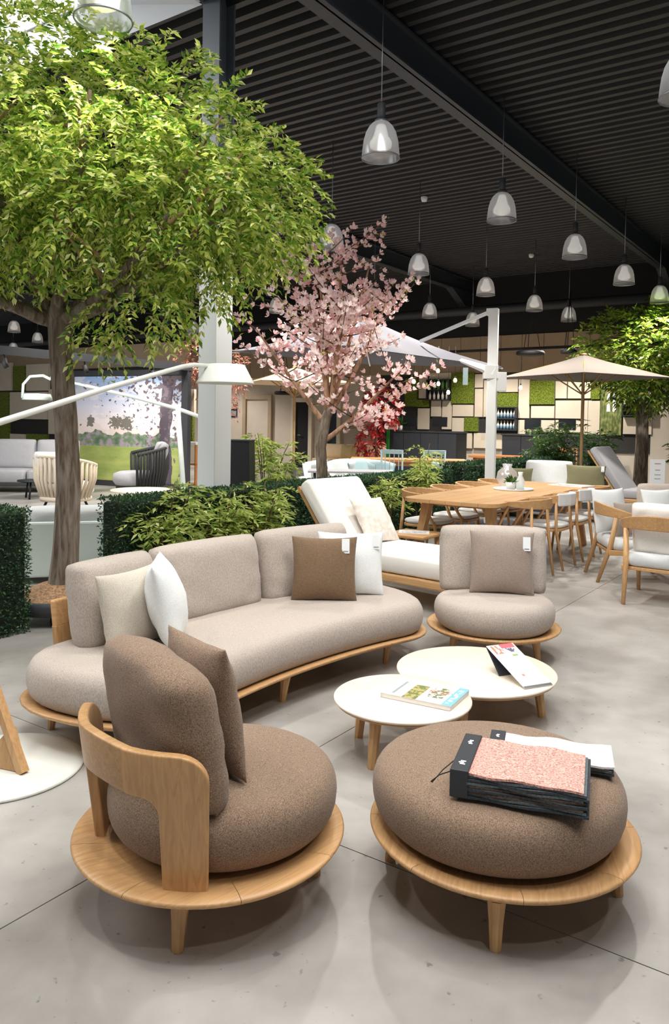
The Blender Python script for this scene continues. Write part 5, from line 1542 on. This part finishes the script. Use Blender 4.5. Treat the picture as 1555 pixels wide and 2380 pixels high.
# rope armchairs and low tables
def tub_chair(label, loc, rz, mat, frame, cush, slats=22):
    t = thing('rope_armchair', label, 'armchair', loc, rz)
    for i in range(slats):
        a = R(75 + 210 * i / (slats - 1)); x0, y0 = 0.3 * math.cos(a), 0.32 * math.sin(a); x1, y1 = 0.36 * math.cos(a), 0.42 * math.sin(a)
        ht = 0.55 + 0.18 * (0.5 - 0.5 * math.cos(a))
        MB().tube([(x0, y0, 0.16), (x1, y1, 0.42), (x1 * 1.02, y1 * 1.02, ht)], 0.021, 6).build('rope_strand', mat, t)
    tp = [(0.367 * math.cos(R(75 + 210 * i / 20)), 0.428 * math.sin(R(75 + 210 * i / 20)), 0.55 + 0.18 * (0.5 - 0.5 * math.cos(R(75 + 210 * i / 20)))) for i in range(21)]
    MB().tube(tp, 0.024, 8).build('top_rail', mat, t)
    MB().lathe([(0, 0.13), (0.33, 0.13), (0.34, 0.16), (0.33, 0.19), (0, 0.19)], 28).build('seat_base', mat, t)
    MB().lathe([(0, 0.191), (0.3, 0.195), (0.34, 0.25), (0.33, 0.35), (0.25, 0.38), (0, 0.385)], 28, (0.04, 0, 0)).build('seat_cushion', cush, t)
    place_pillow(t, 0.55, 0.42, 0.16, (-0.2, 0, 0.38), R(90), R(14), cush, 'back_cushion', True, 91)
    for a in (45, 135, 225, 315):
        MB().tube([(0.24 * math.cos(R(a)), 0.24 * math.sin(R(a)), 0.13), (0.3 * math.cos(R(a)), 0.3 * math.sin(R(a)), 0)], 0.018, 6).build('leg', frame, t)
    return t
tub_chair('cream rope tub armchair behind the big tree trunk', (-4.35, 12.55, 0), R(70), 'rope', 'black_plastic', 'cream_fabric').scale = (1.2, 1.2, 1.2)
tub_chair('black rope tub armchair in front of the garden backdrop', (-3.62, 14.5, 0), R(200), 'rope_black', 'black_plastic', 'grey_fabric', 30).scale = (1.35, 1.35, 1.35)
def low_table(label, loc, r, h, mat, legm):
    t = thing('low_table', label, 'table', loc)
    MB().lathe([(0, h - 0.025), (r, h - 0.025), (r, h), (0, h)], 32).build('tabletop', mat, t)
    for a in (30, 150, 270):
        MB().tube([(r * 0.6 * math.cos(R(a)), r * 0.6 * math.sin(R(a)), h - 0.025), (r * 0.8 * math.cos(R(a)), r * 0.8 * math.sin(R(a)), 0)], 0.018, 6).build('leg', legm, t)
    return t
low_table('round pale low table before the black rope armchair', (-3.05, 12.4, 0), 0.52, 0.36, 'stone', 'black_plastic')
low_table('small black low table in front of the grey lounge sofa', (-5.5, 14.2, 0), 0.3, 0.34, 'charcoal', 'black_plastic')
cab = thing('teak_cabinet', 'teak shelf cabinet with pale top just left of the white column', 'cabinet', (-3.15, 17.15, 0), -TH)
MB().box(-0.3, 0.3, -0.2, 0.2, 0.95, 1.0).build('top', 'pale_fabric', cab)
for z in (0.05, 0.5):
    MB().box(-0.3, 0.3, -0.2, 0.2, z, z + 0.03).build('shelf', 'teak_dark', cab)
for x in (-0.3, 0.27):
    MB().box(x, x + 0.03, -0.2, 0.2, 0, 0.95).build('side_panel', 'teak_dark', cab)
fp = pot('fern in a dark pot on the shelf by the moss panels', US(UP - 0.55, -16.2, 0.9), 0.14, 0.2, 140, 'charcoal', 'shrub_leaf_dark', 0.2)
cs_ = thing('console_table', 'narrow console table under the moss panels in the left background', 'table', US(UP - 0.55, -16.2), -TH)
MB().box(-0.9, 0.9, -0.2, 0.2, 0.86, 0.9).build('tabletop', 'charcoal', cs_)
for x in (-0.85, 0.82):
    MB().box(x, x + 0.04, -0.18, 0.18, 0, 0.86).build('leg', 'charcoal', cs_)

# ================================================================ far end: bar and shop
def counter(label, r, u, depth=0.6):
    sA, zA = at_u(r[0], r[1], u); sB, _ = at_u(r[2], r[1], u)
    t = thing('bar_counter', label, 'counter', US(u, (sA + sB) / 2), -TH)
    w_ = sB - sA
    MB().box(-w_ / 2, w_ / 2, 0, depth, 0, zA - 0.04).build('body', 'black_plastic', t)
    MB().box(-w_ / 2 - 0.03, w_ / 2 + 0.03, -0.04, depth, zA - 0.039, zA).build('worktop', 'charcoal', t)
    n = max(2, int(w_ / 0.45))
    for k in range(n):
        a = -w_ / 2 + k * w_ / n
        MB().box(a + 0.006, a + w_ / n - 0.006, -0.02, -0.001, 0.05, zA - 0.05).build('front_panel', 'charcoal', t)
    return zA
zc = counter('long black bar counter left of the white umbrella pole', (900, 1000, 1062, 1060), 18.2)
zc2 = counter('black counter section right of the white umbrella pole', (1168, 1008, 1400, 1060), 18.6)
def on_counter(px, u=18.4):
    s, _ = at_u(px, 1000, u); return s
def monitor(label, px, z, u=18.45, w=0.42, h=0.26):
    t = thing('monitor', label, 'monitor', US(u, on_counter(px, u), z), -TH)
    MB().box(-w / 2, w / 2, -0.02, 0.02, 0.12, 0.12 + h).build('screen', 'glass_dark', t)
    MB().box(-0.03, 0.03, -0.015, 0.03, 0.02, 0.13).build('stem', 'black_plastic', t); MB().box(-0.11, 0.11, -0.08, 0.08, 0, 0.02).build('foot', 'black_plastic', t)
monitor('black till screen on the left part of the bar counter', 953, zc)
monitor('black till screen on the right part of the bar counter', 1022, zc)
monitor('black screen on the right counter beside the bottle shelves', 1238, zc2, 18.8)
monitor('black screen on the right counter behind the shrub', 1318, zc2, 18.8)
# bottle shelves and bottles
def bottle_shelf(label, r, rows):
    sA, zA = at_u(r[0], r[1], U_WALL - 0.05); sB, zB = at_u(r[2], r[3], U_WALL - 0.05)
    t = thing('bottle_shelf', label, 'shelf', US(U_WALL - 0.05, (sA + sB) / 2, zB), -TH)
    w_ = sB - sA; h_ = zA - zB
    MB().box(-w_ / 2, w_ / 2, -0.02, 0.0, 0, h_).build('back_panel', 'charcoal', t)
    for k in range(rows + 1):
        MB().box(-w_ / 2, w_ / 2, -0.2, -0.02, h_ * k / rows - 0.015, h_ * k / rows + 0.015).build('shelf_board', 'charcoal', t)
    for x in (-w_ / 2, w_ / 2 - 0.03):
        MB().box(x, x + 0.03, -0.2, -0.02, 0, h_).build('side_panel', 'charcoal', t)
    return (sA + sB) / 2, zB, w_, h_
def bottle_proto(mat, cap):
    me = MB().lathe([(0, 0), (0.035, 0), (0.037, 0.12), (0.014, 0.18), (0.014, 0.235), (0, 0.235)], 12).mesh('bottle', mat)
    return me
mb_a = bottle_proto('bottle_cream', 0); mb_b = MB().lathe([(0, 0), (0.038, 0), (0.038, 0.1), (0.0, 0.1)], 12).mesh('bottle_label', 'bottle_blue')
sc_, zb_, w_, h_ = bottle_shelf('dark wall shelf with two rows of bottles right of the white umbrella pole', (1143, 947, 1204, 1000), 2)
for row in range(2):
    for k in range(8):
        o = bpy.data.objects.new('bottle', mb_a); COL.objects.link(o)
        o.location = US(U_WALL - 0.17, sc_ - w_ / 2 + w_ * (k + 0.7) / 8.4, zb_ + 0.0155 + h_ / 2 * row)
        tag(o, 'cream bottle with blue label standing on the dark wall shelf', 'bottle', 'bottles on the bar shelf')
        l = bpy.data.objects.new('bottle_label', mb_b); COL.objects.link(l); l.parent = o; l.location = (0, 0, 0.005)
sc_, zb_, w_, h_ = bottle_shelf('dark wall shelf with green bottles above the till screens', (998, 884, 1050, 930), 2)
plain('bottle_green', (110, 160, 80), 0.2)
mb_c = MB().lathe([(0, 0), (0.045, 0), (0.047, 0.17), (0.016, 0.24), (0.016, 0.31), (0, 0.31)], 12).mesh('bottle', 'bottle_green')
for row in range(2):
    for k in range(5):
        o = bpy.data.objects.new('bottle', mb_c if row else mb_a); COL.objects.link(o)
        o.location = US(U_WALL - 0.17, sc_ - w_ / 2 + w_ * (k + 0.7) / 5.4, zb_ + 0.0155 + h_ / 2 * row)
        tag(o, ('green glass bottle on the upper board of the shelf above the tills' if row else 'cream bottle on the lower board of the shelf above the tills'), 'bottle', 'bottles above the tills, upper' if row else 'bottles above the tills, lower')
bottle_shelf('dark niche shelf with framed objects near the right edge', (1451, 942, 1515, 967), 1)
# poster with a couple in a park, flat print with generic figures
def poster(label, r):
    sA, zA = at_u(r[0], r[1], U_WALL - 0.06); sB, zB = at_u(r[2], r[3], U_WALL - 0.06)
    t = thing('wall_poster', label, 'poster', US(U_WALL - 0.06, (sA + sB) / 2, zB), -TH)
    w_, h_ = sB - sA, zA - zB
    MB().box(-w_ / 2, w_ / 2, -0.03, 0, 0, h_).build('print', 'park_print', t)
    for k, (x, m_) in enumerate(((-0.12, 'tag_white'), (0.16, 'page'))):
        vs = [(x * w_ / 0.6 * 0.6 + dx * w_, -0.032, z * h_) for dx, z in ((-0.09, 0.44), (0.09, 0.44), (0.05, 0.65), (0.08, 0.74), (0.03, 0.80), (-0.05, 0.80), (-0.07, 0.70))]
        MB().add(vs, [tuple(range(7))]).build('printed_figure', m_, t)
        MB().lathe([(0, -0.001), (0.035 * h_ / 1.2, -0.001)], 12, (0, 0, 0)).build('printed_head', 'terracotta', t).matrix_local = Matrix.Translation((x * w_, -0.033, h_ * 0.835)) @ Matrix.Rotation(R(90), 4, 'X')
    return t
def make_park():
    m, nt, b = new_mat('park_print')
    tc = nd(nt, 'ShaderNodeTexCoord'); n = nd(nt, 'ShaderNodeTexNoise'); n.inputs['Scale'].default_value = 9; n.inputs['Detail'].default_value = 6
    nt.links.new(tc.outputs['Generated'], n.inputs['Vector'])
    rp = nd(nt, 'ShaderNodeValToRGB'); e = rp.color_ramp.elements
    e[0].position, e[0].color = 0.3, lin((64, 76, 40)); e[1].position, e[1].color = 0.7, lin((176, 178, 112)); q = e.new(0.5); q.color = lin((112, 124, 64))
    nt.links.new(n.outputs['Fac'], rp.inputs[0]); nt.links.new(rp.outputs[0], b.inputs['Base Color'])
make_park()
poster('tall park poster with two figures in white, right of the parasol pole', (1398, 888, 1444, 1012))
# menu sign on a green post, small notice by the door, hanging black rings
sA, zA = at_u(913, 945, 17.9); _, zB = at_u(913, 998, 17.9)
sg_ = thing('menu_sign', 'bar menu sign with dark header and cream board on a green post', 'sign', US(17.9, sA), -TH)
MB().box(-0.17, -0.09, -0.02, 0.02, 0, zB).build('post', 'green_paint', sg_)
MB().box(-0.17, 0.17, -0.03, 0.0, zB, zB + 0.33).build('board', 'panel_cream', sg_)
MB().box(-0.14, 0.14, -0.04, 0.0, zB + 0.34, zB + 0.55).build('header', 'charcoal', sg_)
for k in range(3):
    MB().box(-0.12, 0.12, -0.033, -0.03, zB + 0.07 + 0.09 * k, zB + 0.1 + 0.09 * k).build('print_line', ('bottle_blue', 'print_grey', 'terracotta')[k], sg_)
MB().box(-0.08, 0.06, -0.043, -0.04, zB + 0.46, zB + 0.5).build('print_line', 'tag_white', sg_)
sA, zA = at_u(536, 950, U_WALL); sB, zB = at_u(554, 970, U_WALL)
nt_ = thing('wall_notice', 'small framed grey notice on the wall left of the far door', 'notice', US(U_WALL - 0.01, (sA + sB) / 2, zB), -TH)
MB().box(-0.14, 0.14, -0.02, 0, 0, 0.3).build('frame', 'charcoal', nt_); MB().box(-0.11, 0.11, -0.024, -0.02, 0.06, 0.22).build('print', 'print_grey', nt_)
for k, (px, py, rr_) in enumerate(((1233, 819, 0.33), (1322, 815, 0.18), (660, 912, 0.28))):
    s, z = at_u(px, py, 17.5)
    t = thing('ring_chandelier', ('wide black disc chandelier high above the bar, left of the parasol peak', 'small black disc chandelier beside the parasol peak', 'black disc lamp in front of the far dark opening')[k], 'lamp', US(17.5, s, z))
    MB().lathe([(0, 0.03), (rr_ * 0.9, 0.03), (rr_, 0.0), (rr_, -0.05), (rr_ * 0.9, -0.07), (0, -0.07)], 28).build('disc', 'rubber', t)
    for a in range(3):
        MB().tube([(rr_ * 0.7 * math.cos(a * 2.1), rr_ * 0.7 * math.sin(a * 2.1), 0.03), (0, 0, min(1.3, DECK - z))], 0.008, 5).build('cord', 'rubber', t)
for k, (px, py) in enumerate(((1018, 862), (957, 882), (962, 887), (1058, 884), (1019, 892), (1357, 890), (1210, 901), (1042, 912))):
    p = at_y(px, py, 18.6)
    t = thing('string_bulb', 'small glowing warm light bulb hanging above the bar', 'bulb', p, 0, 'glowing bulbs above the bar')
    MB().lathe([(0, -0.05), (0.03, -0.045), (0.045, 0.0), (0.025, 0.05), (0.0, 0.06)], 14).build('glass', 'bulb', t)
    MB().tube([(0, 0, 0.05), (0, 0, 0.10)], 0.018, 8).build('socket', 'rubber', t)
    MB().tube([(0, 0, 0.1), (0, 0, 3.35 - p.z)], 0.005, 5).build('wire', 'rubber', t)
tag(MB().box(-10.5, -3.5, 17.55, 17.65, 3.32, 3.38).build('light_rail', 'rubber', rot=ROT, loc=US(0.5, 0)), 'thin black rail the warm bulbs hang from, above the bar', 'rail')

# far furniture: wooden tables, pale blue chairs, cream sofa
def wood_table(label, loc, rz, L, W, h=0.75):
    t = thing('wooden_table', label, 'table', loc, rz)
    n = 5
    for k in range(n):
        a = -W / 2 + k * W / n
        MB().box(-L / 2, L / 2, a + 0.003, a + W / n - 0.003, h - 0.05, h).build('plank', 'teak_dark', t)
    for x in (-L / 2 + 0.15, L / 2 - 0.15):
        for y in (-W / 2 + 0.1, W / 2 - 0.1):
            MB().box(x - 0.04, x + 0.04, y - 0.04, y + 0.04, 0, h - 0.051).build('leg', 'teak_dark', t)
    MB().box(-L / 2 + 0.1, L / 2 - 0.1, -W / 2 + 0.06, W / 2 - 0.06, h - 0.13, h - 0.051).build('apron', 'teak_dark', t)
wood_table('brown wooden table in front of the bar counter', (1.55, 16.2, 0), R(-4), 2.4, 0.9)
wood_table('brown wooden table behind the far hedge, right of the white pole', (4.4, 18.6, 0), R(-20), 2.2, 0.9)
def slat_chair(label, loc, rz, mat='aqua', z_seat=0.45):
    t = thing('slat_chair', label, 'chair', loc, rz)
    MB().box(-0.22, 0.22, -0.22, 0.22, z_seat - 0.03, z_seat).build('seat', mat, t, bevel=0.01)
    for x in (-0.2, 0.2):
        MB().tube([(x, -0.2, 0), (x, -0.2, z_seat - 0.03)], 0.018, 6).build('leg', mat, t)
        MB().tube([(x, 0.2, 0), (x, 0.24, 0.98)], 0.018, 6).build('leg', mat, t)
    MB().box(-0.22, 0.22, 0.225, 0.25, 0.92, 1.0).build('top_rail', mat, t, bevel=0.008)
    for k in range(4):
        MB().tube([(-0.13 + 0.087 * k, 0.21, z_seat), (-0.13 + 0.087 * k, 0.235, 0.93)], 0.009, 5).build('back_slat', mat, t)
    return t
slat_chair('pale blue slatted chair left of its pair before the brown table', (1.15, 14.6, 0), R(160))
slat_chair('pale blue slatted chair nearer the white pole before the brown table', (1.85, 14.7, 0), R(185))
slat_chair('brown wooden slatted chair at the far table right of the white pole', (5.3, 17.4, 0), R(150), 'teak_dark')
def shell_chair(label, loc, rz, mat):
    t = thing('shell_chair', label, 'chair', loc, rz)
    o = []
    vs = []; fs = []
    for off in (0, -0.015):
        for i in range(13):
            a = R(70 + 220 * i / 12)
            for j in range(5):
                q = j / 4; r_ = 0.22 + 0.08 * q; h_ = 0.44 + (0.22 + 0.12 * (0.5 - 0.5 * math.cos(a))) * q
                vs.append(((r_ + off) * math.cos(a), (r_ + off) * math.sin(a), h_))
    m = 65
    for i in range(12):
        for j in range(4):
            k = i * 5 + j; fs += [(k, k + 5, k + 6, k + 1), (m + k, m + k + 1, m + k + 6, m + k + 5)]
        fs.append((i * 5 + 4, i * 5 + 9, m + i * 5 + 9, m + i * 5 + 4))
    MB().add(vs, fs, True).build('shell', mat, t)
    MB().lathe([(0, 0.41), (0.22, 0.42), (0.24, 0.45), (0, 0.46)], 20).build('seat', mat, t)
    for a in (45, 135, 225, 315):
        MB().tube([(0.16 * math.cos(R(a)), 0.16 * math.sin(R(a)), 0.42), (0.26 * math.cos(R(a)), 0.26 * math.sin(R(a)), 0)], 0.014, 6).build('leg', mat, t)
    return t
for k, (px, py, Y, lb) in enumerate(((724, 1085, 14.6, 'pale shell chair just left of the blossom tree trunk'), (792, 1078, 15.0, 'pale shell chair just right of the blossom tree trunk'), (840, 1076, 15.2, 'blue-grey shell chair second to the right of the blossom trunk'), (888, 1080, 14.8, 'blue-grey shell chair behind the feathery shrub by the hedge'), (1040, 1080, 14.6, 'pale blue shell chair by the end of the hedge, left of the white pole'))):
    p = at_y(px, py, Y)
    shell_chair(lb, (p.x, p.y, 0), R(200 + 37 * k), 'aqua' if k > 1 else 'white_paint')
t = thing('bistro_table', 'pale table between the shell chairs behind the hedge', 'table', (0.3, 13.6, 0))
MB().box(-0.75, 0.75, -0.35, 0.35, 0.62, 0.65).build('tabletop', 'grey_fabric', t)
for x in (-0.8, 0.8):
    for y in (-0.33, 0.33):
        MB().tube([(x * 0.8, y * 0.8, 0), (x * 0.8, y * 0.8, 0.62)], 0.02, 6).build('leg', 'dark_grey', t)
simple_sofa('cream shop sofa with ochre cushions under the far wall', tuple(US(18.9, -12.6)), -TH, 2.2, 'canopy_cream', 3, 0.1, 0.85, 0.45, 0.42, base='panel_cream')
for k, (px, lb) in enumerate(((800, 'ochre pillow on the left of the cream shop sofa'), (822, 'ochre pillow in the middle of the cream shop sofa'))):
    s, _ = at_u(px, 1020, 18.6)
    fabric('ochre%d' % k, (196, 172, 124), 0.1, 100)
    top_pillow('throw_pillow', lb, 0.45, 0.42, 0.14, US(18.72, s, 0.43), -TH, R(12), 'ochre%d' % k, seed=95 + k)
pot('small green pot plant on the bar counter by the menu sign', US(18.4, at_u(930, 1020, 18.4)[0], zc), 0.07, 0.14, 60, 'white_paint', 'shrub_leaf_dark', 0.22)
